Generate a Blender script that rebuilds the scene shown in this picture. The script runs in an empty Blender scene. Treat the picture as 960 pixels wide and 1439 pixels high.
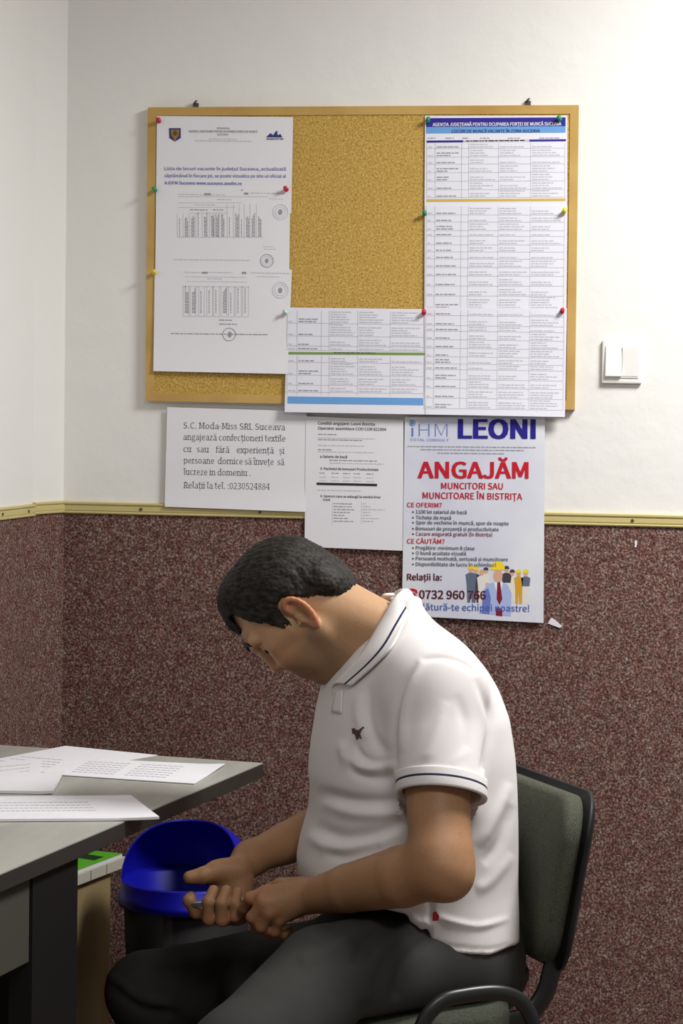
import bpy, bmesh, math, random
import numpy as np
from mathutils import Vector, Matrix
random.seed(7); rng = np.random.default_rng(7)
SC = bpy.context.scene; COL = SC.collection
PI = math.pi

# ------------------------------------------------------------------ camera
W, H, F = 960, 1439, 3200.0
YAW, PITCH, ROLL = .1554, .049, .0153
CAM = np.array([.7061, -4.6823, 1.4214])
def cam_axes():
    cy, sy, cp, sp = math.cos(YAW), math.sin(YAW), math.cos(PITCH), math.sin(PITCH)
    f = np.array([-sy*cp, cy*cp, -sp]); r = np.array([cy, sy, 0.]); u = np.cross(r, f)
    c, s = math.cos(ROLL), math.sin(ROLL)
    return c*r + s*u, -s*r + c*u, f
AR, AU, AF = cam_axes()
cd = bpy.data.cameras.new('camera'); cam = bpy.data.objects.new('camera', cd); COL.objects.link(cam)
cd.sensor_fit = 'VERTICAL'; cd.sensor_height = 36.0; cd.lens = F*36.0/H; cd.clip_start = .05
cam.matrix_world = Matrix(((AR[0], AU[0], -AF[0], CAM[0]), (AR[1], AU[1], -AF[1], CAM[1]), (AR[2], AU[2], -AF[2], CAM[2]), (0, 0, 0, 1)))
SC.camera = cam
def ray(px, py): return AF + AR*((px - W/2)/F) + AU*((H/2 - py)/F)
def at(px, py, Y):
    d = ray(px, py); return CAM + d*((Y - CAM[1])/d[1])
def atz(px, py, Z):
    d = ray(px, py); return CAM + d*((Z - CAM[2])/d[2])
def proj(P):
    d = np.asarray(P) - CAM; z = d @ AF
    return W/2 + F*(d @ AR)/z, H/2 - F*(d @ AU)/z

# ------------------------------------------------------------------ light
SC.view_settings.view_transform = 'Standard'; SC.view_settings.look = 'None'
SC.view_settings.gamma = 1.0; SC.view_settings.use_curve_mapping = False
SC.view_settings.exposure = 0.10
wd = bpy.data.worlds.new('world'); SC.world = wd; wd.use_nodes = True
wd.node_tree.nodes['Background'].inputs[0].default_value = (1.0, .98, .95, 1)
wd.node_tree.nodes['Background'].inputs[1].default_value = .20
def area(name, loc, sx, sy, power, col=(1, .97, .92), tgt=None):
    l = bpy.data.lights.new(name, 'AREA'); l.shape = 'RECTANGLE'; l.size = sx; l.size_y = sy; l.energy = power; l.color = col
    o = bpy.data.objects.new(name, l); COL.objects.link(o); o.location = loc
    if tgt is not None:
        o.rotation_euler = (Vector(tgt) - Vector(loc)).to_track_quat('-Z', 'Y').to_euler()
    return o
area('ceiling_lamp_light', (1.3, -1.0, 2.66), .6, .6, 62, (1, .985, .965))
area('fill_light', (.9, -3.3, 2.66), 1.2, .6, 29, (1, .985, .965))  # unseen fill lamp, added further back to lift the shaded sides

# ------------------------------------------------------------------ helpers
def lin(c):
    return tuple(((v/255.)/12.92 if v/255. <= .04045 else ((v/255. + .055)/1.055)**2.4) for v in c[:3])
def rgba(c): return lin(c) + (1.0,)
MATS = {}
def mat(name, c, rough=.6, metal=0., spec=.3, bump=None, noise=None):
    if name in MATS: return MATS[name]
    m = bpy.data.materials.new(name); m.use_nodes = True; nt = m.node_tree; b = nt.nodes['Principled BSDF']
    b.inputs['Base Color'].default_value = rgba(c); b.inputs['Roughness'].default_value = rough
    b.inputs['Metallic'].default_value = metal; b.inputs['Specular IOR Level'].default_value = spec
    tc = nt.nodes.new('ShaderNodeTexCoord')
    if noise:                                     # noise = (scale, colour2, lo, hi, (sx,sy,sz))
        mp = nt.nodes.new('ShaderNodeMapping'); nt.links.new(tc.outputs['Object'], mp.inputs[0]); mp.inputs['Scale'].default_value = noise[4] if len(noise) > 4 else (1, 1, 1)
        n = nt.nodes.new('ShaderNodeTexNoise'); n.inputs['Scale'].default_value = noise[0]; n.inputs['Detail'].default_value = 5
        nt.links.new(mp.outputs[0], n.inputs['Vector'])
        r = nt.nodes.new('ShaderNodeValToRGB'); r.color_ramp.elements[0].position = noise[2]; r.color_ramp.elements[1].position = noise[3]
        r.color_ramp.elements[0].color = rgba(c); r.color_ramp.elements[1].color = rgba(noise[1])
        nt.links.new(n.outputs['Fac'], r.inputs[0]); nt.links.new(r.outputs[0], b.inputs['Base Color'])
    if bump:                                      # bump = (scale, strength, distance)
        n = nt.nodes.new('ShaderNodeTexNoise'); n.inputs['Scale'].default_value = bump[0]; n.inputs['Detail'].default_value = 4
        nt.links.new(tc.outputs['Object'], n.inputs['Vector'])
        bp = nt.nodes.new('ShaderNodeBump'); bp.inputs['Strength'].default_value = bump[1]; bp.inputs['Distance'].default_value = bump[2]
        nt.links.new(n.outputs['Fac'], bp.inputs['Height']); nt.links.new(bp.outputs[0], b.inputs['Normal'])
    MATS[name] = m; return m

def speckle(name, scale, cols, rough=.95, bumpd=.002, tint=None):
    m = bpy.data.materials.new(name); m.use_nodes = True; nt = m.node_tree; b = nt.nodes['Principled BSDF']
    b.inputs['Roughness'].default_value = rough; b.inputs['Specular IOR Level'].default_value = .1
    tc = nt.nodes.new('ShaderNodeTexCoord'); v = nt.nodes.new('ShaderNodeTexNoise'); v.inputs['Scale'].default_value = scale
    v.inputs['Detail'].default_value = 3; v.inputs['Roughness'].default_value = .7
    nt.links.new(tc.outputs['Object'], v.inputs['Vector'])
    r = nt.nodes.new('ShaderNodeValToRGB'); cr_ = r.color_ramp
    while len(cr_.elements) < len(cols): cr_.elements.new(.5)
    for e, (p, c) in zip(cr_.elements, cols): e.position = p; e.color = rgba(c)
    nt.links.new(v.outputs['Fac'], r.inputs[0])
    out = r.outputs[0]
    if tint:
        n2 = nt.nodes.new('ShaderNodeTexNoise'); n2.inputs['Scale'].default_value = tint[0]; n2.inputs['Detail'].default_value = 3
        nt.links.new(tc.outputs['Object'], n2.inputs['Vector'])
        r2 = nt.nodes.new('ShaderNodeValToRGB'); r2.color_ramp.elements[0].position = .4; r2.color_ramp.elements[1].position = .6
        r2.color_ramp.elements[0].color = rgba(tint[1]); r2.color_ramp.elements[1].color = rgba(tint[2])
        nt.links.new(n2.outputs['Fac'], r2.inputs[0])
        mx = nt.nodes.new('ShaderNodeMix'); mx.data_type = 'RGBA'; mx.blend_type = 'MULTIPLY'; mx.inputs[0].default_value = 1
        nt.links.new(out, mx.inputs[6]); nt.links.new(r2.outputs[0], mx.inputs[7]); out = mx.outputs[2]
    nt.links.new(out, b.inputs['Base Color'])
    bp = nt.nodes.new('ShaderNodeBump'); bp.inputs['Strength'].default_value = .5; bp.inputs['Distance'].default_value = bumpd
    nt.links.new(v.outputs['Fac'], bp.inputs['Height']); nt.links.new(bp.outputs[0], b.inputs['Normal'])
    MATS[name] = m; return m

class MB:
    """collects shapes; build() links them as one mesh object"""
    def __init__(s): s.v = []; s.f = []; s.m = []; s.mats = []; s.sm = []
    def mi(s, m):
        if m not in s.mats: s.mats.append(m)
        return s.mats.index(m)
    def add(s, vs, fs, m, smooth=False):
        o = len(s.v); s.v += [tuple(map(float, p)) for p in vs]; i = s.mi(m)
        for f in fs: s.f.append(tuple(o + k for k in f)); s.m.append(i); s.sm.append(smooth)
    def poly(s, vs, m): s.add(vs, [tuple(range(len(vs)))], m)
    def box(s, lo, hi, m, bev=0.):
        bm = bmesh.new(); bmesh.ops.create_cube(bm, size=1)
        for v in bm.verts: v.co = Vector([(lo[i] + hi[i])/2 + v.co[i]*(hi[i] - lo[i]) for i in range(3)])
        if bev: bmesh.ops.bevel(bm, geom=bm.edges[:], offset=bev, segments=2, affect='EDGES', profile=.7)
        s.bm(bm, m)
    def bm(s, bm, m, T=None, smooth=False):
        bm.verts.index_update()
        s.add([(T @ v.co if T else v.co) for v in bm.verts], [[v.index for v in f.verts] for f in bm.faces], m, smooth); bm.free()
    def obox(s, c, ax, half, m, bev=0.):
        """oriented box: centre, three axes, half sizes"""
        bm = bmesh.new(); bmesh.ops.create_cube(bm, size=2)
        for v in bm.verts: v.co = Vector([v.co[i]*half[i] for i in range(3)])
        if bev: bmesh.ops.bevel(bm, geom=bm.edges[:], offset=bev, segments=3, affect='EDGES', profile=.6)
        for v in bm.verts: v.co = Vector(c) + sum((Vector(ax[i])*v.co[i] for i in range(3)), Vector())
        s.bm(bm, m)
    def tube(s, pts, r, m, n=12, rx=None, up=(0, 0, 1), cap=True):
        """swept ellipse; r radius (scalar or per point)"""
        P = [Vector(p) for p in pts]; rings = []
        for i, p in enumerate(P):
            t = (P[min(i+1, len(P)-1)] - P[max(i-1, 0)]).normalized()
            a = t.cross(Vector(up)); a = a.normalized() if a.length > 1e-4 else t.orthogonal().normalized(); b = a.cross(t)
            ri = r[i] if hasattr(r, '__len__') else r; rxi = ri if rx is None else rx
            rings.append([p + a*rxi*math.cos(2*PI*k/n) + b*ri*math.sin(2*PI*k/n) for k in range(n)])
        vs = [q for g in rings for q in g]
        fs = [(i*n+k, i*n+(k+1) % n, (i+1)*n+(k+1) % n, (i+1)*n+k) for i in range(len(P)-1) for k in range(n)]
        if cap: fs += [tuple(range(n))[::-1], tuple((len(P)-1)*n+k for k in range(n))]
        s.add(vs, fs, m, True)
    def lathe(s, prof, m, c=(0, 0, 0), n=40, smooth=True):
        vs = [(c[0]+r*math.cos(2*PI*k/n), c[1]+r*math.sin(2*PI*k/n), c[2]+z) for r, z in prof for k in range(n)]
        fs = [(i*n+k, i*n+(k+1) % n, (i+1)*n+(k+1) % n, (i+1)*n+k) for i in range(len(prof)-1) for k in range(n)]
        s.add(vs, fs, m, smooth)
    def grid(s, G, m, smooth=True, mats=None):
        """G[i][j] points; mats optional function(i,j)->material"""
        a, b = len(G), len(G[0]); o = len(s.v); s.v += [tuple(map(float, p)) for r in G for p in r]
        for i in range(a-1):
            for j in range(b-1):
                s.f.append((o+i*b+j, o+i*b+j+1, o+(i+1)*b+j+1, o+(i+1)*b+j)); s.m.append(s.mi(mats(i, j) if mats else m)); s.sm.append(smooth)
    def build(s, name, parent=None):
        me = bpy.data.meshes.new(name); me.from_pydata(s.v, [], s.f)
        for m in s.mats: me.materials.append(m)
        me.polygons.foreach_set('material_index', s.m); me.polygons.foreach_set('use_smooth', s.sm); me.update()
        o = bpy.data.objects.new(name, me); COL.objects.link(o)
        if parent: o.parent = parent
        return o
def fixn(o):
    bm = bmesh.new(); bm.from_mesh(o.data); bmesh.ops.remove_doubles(bm, verts=bm.verts[:], dist=1e-6); bmesh.ops.recalc_face_normals(bm, faces=bm.faces[:]); bm.to_mesh(o.data); bm.free(); return o
def tag(o, label=None, cat=None, group=None, kind=None):
    if label: o['label'] = label
    if cat: o['category'] = cat
    if group: o['group'] = group
    if kind: o['kind'] = kind
    return o
def empty(name, loc=(0, 0, 0)):
    o = bpy.data.objects.new(name, None); o.empty_display_size = .05; COL.objects.link(o); o.location = loc; return o
def cr(pts, n, closed=False):
    """Catmull-Rom through pts, n samples per span"""
    P = np.array(pts, float); out = []; N = len(P)
    for i in range(N-1):
        p0, p1, p2, p3 = P[max(i-1, 0)], P[i], P[i+1], P[min(i+2, N-1)]
        for k in range(n):
            t = k/n; out.append(.5*((2*p1)+(-p0+p2)*t+(2*p0-5*p1+4*p2-p3)*t*t+(-p0+3*p1-3*p2+p3)*t**3))
    out.append(P[-1]); return np.array(out)
def setp(o, p):
    """parent keeping world coordinates of mesh data when the parent empty is off the origin"""
    o.parent = p; o.matrix_parent_inverse = Matrix.Translation(p.location).inverted() if p.type == 'EMPTY' else Matrix(); return o

# ------------------------------------------------------------------ materials
M_wall = mat('plaster_white', (230, 229, 225), .9, bump=(14, .25, .01))
M_carpet = speckle('carpet_speckled', 240, [(.36, (66, 47, 45)), (.47, (104, 79, 75)), (.56, (132, 107, 100)), (.68, (184, 167, 158))], tint=(45, (238, 215, 213), (250, 252, 248)))
M_trim = mat('trim_olive_plastic', (204, 190, 134), .45, noise=(6, (196, 182, 124), .35, .7))
M_screw = mat('screw_brass', (112, 98, 70), .4, .8)
M_floor = mat('floor_brown', (92, 76, 66), .6, noise=(8, (110, 92, 80), .3, .7))
M_ceil = mat('ceiling_white', (228, 226, 222), .9)
M_cork = speckle('cork', 260, [(.3, (130, 97, 42)), (.45, (182, 147, 74)), (.58, (200, 166, 92)), (.7, (222, 194, 128))], bumpd=.001)
M_pine = mat('pine_frame', (196, 162, 96), .5, noise=(7, (180, 142, 76), .4, .65, (1, 1, 1)))
M_paper = mat('paper_white', (228, 227, 232), .8)
M_paper2 = mat('paper_list', (226, 226, 236), .8)
M_ink = mat('ink_black', (46, 44, 52), .8)
M_grey = mat('ink_grey', (152, 152, 160), .8)
M_lgrey = mat('ink_light_grey', (196, 196, 204), .8)
M_blue = mat('ink_blue', (128, 134, 188), .8)
M_steel = mat('steel', (190, 190, 192), .3, .9)
M_white = mat('white_plastic', (236, 235, 230), .35)

# ------------------------------------------------------------------ room
def struct(o): o['kind'] = 'structure'; return o
ZT = 1.199                       # top of the trim rail; carpet below
LW = [(-.6257, 0.), (-.660, -.112), (-.678, -.32), (-1.02, -1.9)]      # plan of the left wall
def wall(name, x0, x1):
    b = MB(); b.box((x0, 0, ZT - .012), (x1, .12, 2.75), M_wall); b.box((x0, -.003, 0), (x1, .12, ZT - .012), M_carpet); return struct(b.build(name))
wall('wall_back', -.6257, 2.2)
b = MB()
for (xa, ya), (xb, yb) in zip(LW[:-1], LW[1:]):
    L = math.hypot(xb-xa, yb-ya); nx, ny = (yb-ya)/L, -(xb-xa)/L      # points out of the room (to -x)
    for z0, z1, m, off in ((ZT-.012, 2.75, M_wall, 0.), (0, ZT-.012, M_carpet, .003)):
        A = (xa-nx*off, ya-ny*off); B = (xb-nx*off, yb-ny*off); C_ = (xb+nx*.1, yb+ny*.1); D = (xa+nx*.1, ya+ny*.1)
        vs = [(p[0], p[1], z) for z in (z0, z1) for p in (A, B, C_, D)]
        b.add(vs, [(0, 1, 5, 4), (1, 2, 6, 5), (2, 3, 7, 6), (3, 0, 4, 7), (3, 2, 1, 0), (4, 5, 6, 7)], m)
struct(fixn(b.build('wall_left')))
b = MB(); b.box((-.95, -5.2, -.05), (2.2, .12, 0), M_floor); struct(b.build('floor'))
b = MB(); b.box((-.95, -5.2, 2.75), (2.2, .12, 2.8), M_ceil); struct(b.build('ceiling'))
def trim(name, a, c, z0, screws):
    """grooved rail between plan points a and c with its back on the wall"""
    A, B = Vector((a[0], a[1], 0)), Vector((c[0], c[1], 0)); t = (B-A).normalized(); n = Vector((t.y, -t.x, 0))     # n points into the room
    prof = [(0, 0), (.007, .001), (.008, .0035), (.0055, .005), (.0055, .007), (.0068, .008), (.0068, .0165), (.0055, .0175), (.0055, .0195), (.0085, .021), (.0085, .0245), (0, .0262)]
    vs = [P + n*d + Vector((0, 0, z0 - .0262 + h)) for P in (A, B) for d, h in prof]; k = len(prof)
    b = MB(); b.add(vs, [(i, i+1, k+i+1, k+i) for i in range(k-1)] + [tuple(range(k))[::-1], tuple(range(k, 2*k))], M_trim); o = struct(fixn(b.build(name)))
    for s_ in screws:
        p = A + t*s_ + n*.0068 + Vector((0, 0, z0 - .0138)); sb = MB()
        Q = Matrix((t, Vector((0, 0, 1)), n)).transposed().to_4x4(); Q.translation = p
        bm = bmesh.new(); bmesh.ops.create_cone(bm, cap_ends=True, segments=12, radius1=.0042, radius2=.003, depth=.003); sb.bm(bm, M_screw, Q); sb.build('screw', o)
    return o
def xb_(px, py): return at(px, py, 0)[0] + .6257
trim('trim_1', (-.6257, 0), (2.2, 0), ZT, [xb_(199, 716), xb_(366, 721), xb_(889, 732)])
trim('trim_2', LW[1], LW[0], ZT + .001, [])
trim('trim_3', LW[2], LW[1], ZT - .002, [.17, .03])
trim('trim_4', LW[3], LW[2], ZT - .002, [])

# ------------------------------------------------------------------ text and printed marks
def sans():
    try: return bpy.data.fonts.load(bpy.utils.system_resource('DATAFILES') + '/fonts/Noto Sans CJK Regular.woff2')
    except Exception: return None
SANS = sans()
def glyphs(text, bold=0., serif=False):
    """outline of a line of text, cap height 1; bold = extra stroke in cap heights"""
    commas = []
    for i, ch in enumerate(text):                  # letters with a comma below are set as plain letter and comma
        if ch in 'țșȚȘ' and SANS:
            text = text[:i] + {'ț': 't', 'ș': 's', 'Ț': 'T', 'Ș': 'S'}[ch] + text[i+1:]
            commas.append(glyphs(text[:i+1])[0][:, 0].max() - {'ț': .20, 'ș': .27, 'Ț': .34, 'Ș': .32}[ch])
    cu = bpy.data.curves.new('tmp', 'FONT'); cu.body = text; cu.size = 1
    if SANS: cu.font = SANS
    CH = .2573 if SANS else .682
    cu.offset = min(bold, 0)*CH; cu.resolution_u = 3
    o = bpy.data.objects.new('tmp', cu); COL.objects.link(o)
    me = bpy.data.meshes.new_from_object(o.evaluated_get(bpy.context.evaluated_depsgraph_get()))
    V = [(v.co.x/CH, v.co.y/CH, 0.) for v in me.vertices]; Fs = [tuple(p.vertices) for p in me.polygons]
    for xc in commas:
        i = len(V); V += [(xc-.03, -.09, 0), (xc-.10, -.30, 0), (xc-.02, -.30, 0), (xc+.08, -.09, 0)]; Fs.append((i, i+1, i+2, i+3))
    if serif:
        cnt = {}
        for f in Fs:
            for a, c in zip(f, f[1:]+f[:1]): k = (min(a, c), max(a, c)); cnt[k] = cnt.get(k, 0)+1
        for (a, c), n in list(cnt.items()):
            if n == 1 and abs(V[a][1]-V[c][1]) < .006:
                w = abs(V[a][0]-V[c][0]); y = V[a][1]; x = (V[a][0]+V[c][0])/2
                if .05 < w < .2 and (abs(y) < .03 or y > .7):
                    s_ = .075 if y < .1 else -.075; hw = w/2+.13; i = len(V)
                    V += [(x-hw, y, 2e-5), (x+hw, y, 2e-5), (x+hw, y+s_, 2e-5), (x-hw, y+s_, 2e-5)]; Fs.append((i, i+1, i+2, i+3))
    bpy.data.objects.remove(o); bpy.data.meshes.remove(me); bpy.data.curves.remove(cu)
    V = np.array(V)
    if bold > 0:                                   # heavier strokes: the same outline set beside itself
        n = len(V); F0 = list(Fs); sh_ = [(dx, dy) for dx in np.linspace(-bold, bold, 3 if bold < .04 else 5) for dy in (-bold*.4, bold*.4)]
        V = np.concatenate([V + np.array([dx, dy, 3e-5*i]) for i, (dx, dy) in enumerate(sh_)]); Fs = [tuple(k*n + i for i in f) for k in range(len(sh_)) for f in F0]
    return V, Fs
class Sheet:
    """a sheet of paper whose corners are TL, TR, BR, BL, at distance Y, with printed marks in the same mesh"""
    def __init__(s, corners, Y, m, bend=None, n=10, thick=.0006, to=None):
        s.b = MB(); s.bend = bend; s.to = to or (lambda x, y, d: at(x, y, Y - d)); s.Y = Y
        c = np.array(corners, float); n_ = n
        def q(u, v): return (c[0]*(1-u)+c[1]*u)*(1-v)+(c[3]*(1-u)+c[2]*u)*v
        s.q = q; G = [[q(j/n_, i/n_) for j in range(n_+1)] for i in range(n_+1)]
        s.b.grid([[s.P(x, y, 0) for x, y in r] for r in G], m, True)
        s.b.grid([[s.P(x, y, -thick) for x, y in r][::-1] for r in G], m, True)
        ring = [G[0][j] for j in range(n_+1)] + [G[i][n_] for i in range(1, n_+1)] + [G[n_][j] for j in range(n_-1, -1, -1)] + [G[i][0] for i in range(n_-1, 0, -1)]
        ring.append(ring[0]); s.b.grid([[s.P(x, y, -thick) for x, y in ring], [s.P(x, y, 0) for x, y in ring]], m, False)
    def P(s, x, y, d):
        e = s.bend(x, y) if s.bend else 0.
        return s.to(x, y, d + e)
    def quad(s, x0, y0, x1, y1, m, d=.0004, slope=0.):
        k = max(1, int((x1-x0)/25)); 
        for i in range(k):
            a, c = x0+(x1-x0)*i/k, x0+(x1-x0)*(i+1)/k; ya, yc = slope*(a-x0), slope*(c-x0)
            s.b.poly([s.P(a, y1+ya, d), s.P(c, y1+yc, d), s.P(c, y0+yc, d), s.P(a, y0+ya, d)], m)
    def text(s, t, x0, yb, x1, h, m, bold=0., slope=.02, serif=False, d=.0005):
        """t from x0 to x1 on baseline yb, capital height h (px)"""
        V, Fs = glyphs(t, bold*1.35, serif); mn, mx = V[:, 0].min(), V[:, 0].max(); sx = (x1-x0)/(mx-mn); sy = h
        X = x0+(V[:, 0]-mn)*sx; Y = yb+(X-x0)*slope-V[:, 1]*sy
        s.b.add([s.P(a, c, d+e) for a, c, e in zip(X, Y, V[:, 2])], Fs, m)
    def words(s, x0, y, x1, h, m, slope=.02, fill=1.):
        """a line of print too small to read: word-long marks"""
        x = x0; xe = x0+(x1-x0)*fill
        while x < xe-1.5:
            w = min(random.uniform(2.2, 9)*max(h, 1.2)/1.5, xe-x); s.quad(x, y+slope*(x-x0), x+w, y+slope*(x-x0)+h, m, slope=slope); x += w+random.uniform(.9, 1.5)
    def ring(s, x, y, r, m, w=1., d=.0004, n=28, ry=None):
        ry = ry or r
        G = [[s.P(x+rr*math.cos(2*PI*k/n), y+rr*ry/r*math.sin(2*PI*k/n), d) for k in range(n+1)] for rr in (r-w, r)]
        s.b.grid(G, m, False)
    def shape(s, pts, m, d=.0006): s.b.poly([s.P(x, y, d) for x, y in pts], m)
    def disc(s, x, y, rx, ry, m, d=.0006, n=14): s.shape([(x+rx*math.cos(-2*PI*k/n), y+ry*math.sin(-2*PI*k/n)) for k in range(n)], m, d)
    def done(s, name, label, cat, group=None, parent=None):
        o = s.b.build(name); return tag(o, label, cat, group)

# ------------------------------------------------------------------ cork board
YB = -.017
root = empty('cork_board', tuple(at(506, 363, 0)))
tag(root, 'pine-framed cork board hanging on the white wall above the trim', 'notice board')
TL, TR, BR, BL = (207.9, 150.8), (813.3, 147.5), (807.5, 575.8), (204.6, 563.3)
def bq(u, v):
    c = [np.array(k, float) for k in (TL, TR, BR, BL)]; return (c[0]*(1-u)+c[1]*u)*(1-v)+(c[3]*(1-u)+c[2]*u)*v
fb = MB(); iu, iv = .0195, .029
O = [(0, 0), (1, 0), (1, 1), (0, 1)]; I = [(iu, iv), (1-iu, iv), (1-iu, 1-iv), (iu, 1-iv)]
for k in range(4):
    q4 = [O[k], O[(k+1) % 4], I[(k+1) % 4], I[k]]
    fr = [at(*bq(u, v), YB) for u, v in q4]; bk = [p*np.array([1, 0, 1]) + np.array([0, -.0005, 0]) for p in fr]
    fb.add(fr+bk, [(0, 1, 2, 3), (7, 6, 5, 4), (0, 4, 5, 1), (1, 5, 6, 2), (2, 6, 7, 3), (3, 7, 4, 0)], M_pine)
setp(fixn(fb.build('frame')), root)
cb = MB(); c4 = [at(*bq(u, v), YB + .002) for u, v in ((iu-.004, iv-.005), (1-iu+.004, iv-.005), (1-iu+.004, 1-iv+.005), (iu-.004, 1-iv+.005))]
bk = [p*np.array([1, 0, 1]) + np.array([0, -.001, 0]) for p in c4]
cb.add(c4+bk, [(0, 1, 2, 3), (7, 6, 5, 4), (0, 4, 5, 1), (1, 5, 6, 2), (2, 6, 7, 3), (3, 7, 4, 0)], M_cork); setp(fixn(cb.build('cork_panel')), root)
M_hook = mat('hook_grey', (96, 96, 96), .4, .7)
for px, py in ((275, 146), (742, 143)):
    hb = MB(); p = at(px, py, -.004); top = np.array([0, 0, 1])
    hb.box((p[0]-.006, -.003, p[2]-.012), (p[0]+.006, -.0008, p[2]+.002), M_hook, .0008)
    hb.tube([p+np.array([-.002, .003, .001]), p+np.array([-.001, -.006, .0015]), p+np.array([.004, -.007, .006])], .0022, M_hook, 8); setp(hb.build('hanging_hook'), root)

# ---- job lists in the left column
YS = YB - .001
sh = Sheet([(220.5, 163), (412, 164.5), (409.5, 300), (219, 299)], YS - .0005, M_paper)
M_gold = mat('print_ochre', (150, 122, 66), .8); M_navy = mat('print_navy', (58, 58, 120), .8)
sh.shape([(237.5, 180), (254, 180), (254, 194), (246, 199), (238, 194)], M_navy); sh.shape([(240, 182), (252, 182), (251, 191), (246, 196), (241, 191)], M_gold, .0009)
sh.disc(246, 187, 3, 4, mat('print_brown', (104, 78, 50), .8), .0012); sh.disc(246, 196, 2, 1.6, M_gold, .0012)
sh.text('ROMANIA', 305, 181.5, 323, 2.6, M_grey, .01, .005)
sh.text('AGENȚIA JUDEȚEANĂ PENTRU OCUPAREA FORȚEI DE MUNCĂ', 265, 186, 362, 3, M_grey, .02, .005); sh.text('SUCEAVA', 305, 190.3, 321, 2.6, M_grey, .01, .005)
sh.words(294, 194.5, 333, 1.2, M_lgrey, .01); sh.words(274, 197, 353, 1.4, M_lgrey, .01)
sh.shape([(374, 193), (380, 187), (384, 190), (388, 184), (391, 190), (394, 188), (397, 193)], M_navy); sh.text('ANOFM', 374, 196.5, 398, 2.4, M_navy, .03, 0); sh.disc(389, 185.2, 1.2, 1.2, M_navy)
sh.text('Lista de locuri vacante în județul Suceava, actualizată', 231, 239, 402, 4.4, M_blue, .022, .004)
sh.text('săptămânal în fiecare joi, se poate vizualiza pe site-ul oficial al', 231, 249, 402, 4.4, M_blue, .022, .004)
sh.text('AJOFM Suceava www.suceava.anofm.ro', 231, 259, 340, 4.4, M_blue, .03, .010)
sh.done('notice_sheet', 'white notice with blue paragraph and small crest, top of the left column', 'sheet', 'sheets pinned on the cork board')
def table_sheet(sh, x0, y0, cols, tops, ybot):
    pass
sh = Sheet([(219.5, 265), (408, 265), (406.5, 402), (218, 401)], YS - .0012, M_paper)
sh.words(250, 272.5, 288, 1, M_lgrey); sh.quad(287, 271.5, 296, 274.5, M_grey); sh.words(296, 273, 317, 1, M_lgrey)
sh.quad(343, 270.5, 349, 273.5, M_grey); sh.quad(339, 266, 341, 268, M_grey); sh.words(352, 270.5, 401, 1.2, M_lgrey); sh.words(379, 279, 398, 1, M_lgrey); sh.words(305, 279.5, 325, 1.2, M_lgrey)
for (a, y, c) in ((250, 276, 376), (250, 284.5, 340), (250, 291, 331), (266, 299, 320), (250, 333, 369)): sh.quad(a, y, c, y+.6, M_lgrey)
sh.words(274, 287, 302, 1.1, M_lgrey); sh.words(267, 294, 292, 1.3, M_grey); sh.words(299, 294, 314, 1.3, M_grey)
xs = [252, 260, 269, 278, 287, 297, 303, 311, 322, 331, 339, 346, 354, 363]
for i, x in enumerate(xs):
    top = 300 if i < 8 else 287; sh.quad(x-3, top, x-2.4, 334, M_lgrey)
    for k in range(1 if i in (0, 3, 8, 10) else 3):
        y = 333 - random.uniform(0, 1)
        xx = x + k*1.7
        y1 = y - random.uniform(22, 31)
        while y > y1: l = random.uniform(2, 5); sh.quad(xx, y-l, xx+.95, y, M_grey); y -= l+.9
sh.ring(394, 298, 11, M_lgrey, 1); sh.ring(394, 298, 7.5, M_lgrey, .6); sh.disc(394, 298, 3, 4, M_grey)
sh.words(370, 346, 386, 1, M_lgrey); sh.words(371, 349.5, 390, 1, M_lgrey); sh.ring(375, 366.5, 9.5, M_grey, 1); sh.ring(375, 366.5, 6.5, M_lgrey, .6); sh.disc(375, 366.5, 2.5, 3.5, M_grey)
sh.words(244, 364, 352, 1.1, M_lgrey, .012)
sh.done('table_sheet', 'white sheet with a small upright-print table and two round stamps, middle of the left column', 'sheet', 'sheets pinned on the cork board')
sh = Sheet([(217.5, 378), (410.5, 379), (404, 525.5), (215.5, 521.5)], YS - .002, M_paper, bend=lambda x, y: .004*max(0, (y-470)/55)**2)
sh.words(259, 382, 284, 1, M_lgrey); sh.quad(284, 382, 292, 384.5, M_grey); sh.words(292, 382, 327, 1, M_lgrey); sh.quad(340, 382, 346, 385, M_grey); sh.words(352, 382.5, 407, 1.4, M_lgrey); sh.words(362, 388, 394, 1, M_lgrey)
for (a, y, c) in ((260, 388.5, 346), (262, 395, 347), (257, 402, 350), (257, 444, 350)): sh.quad(a, y, c, y+.6, M_lgrey, slope=.01)
sh.words(291, 391, 312, 1.1, M_lgrey)
for i, x in enumerate([261, 271, 283, 294.5, 304, 314.5, 325, 335, 345]):
    sh.quad(x-4, 402, x-3.4, 444, M_lgrey); sh.quad(x+4, 402, x+4.6, 444, M_lgrey)
    for k in range(3 if i in (0, 1, 5) else 1):
        y = 440; y1 = 440-random.uniform(26, 36); xx = x-1+k*1.8
        while y > y1: l = random.uniform(2, 5); sh.quad(xx, y-l, xx+1, y, M_grey); y -= l+.9
sh.words(308, 449, 328, 1.4, M_grey); sh.words(308, 454.5, 333, 1.4, M_grey); sh.words(240, 468, 376, 1.3, M_grey, .012)
sh.ring(322, 470, 9.5, M_grey, 1); sh.disc(323, 470, 3, 4, M_grey); sh.ring(394, 408, 11.5, M_lgrey, 1); sh.ring(394, 408, 8, M_lgrey, .6); sh.disc(394, 408, 3, 4, M_grey)
sh.done('table_sheet', 'white sheet with a nine-column table over a blank lower half, bottom of the left column', 'sheet', 'sheets pinned on the cork board')

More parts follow.
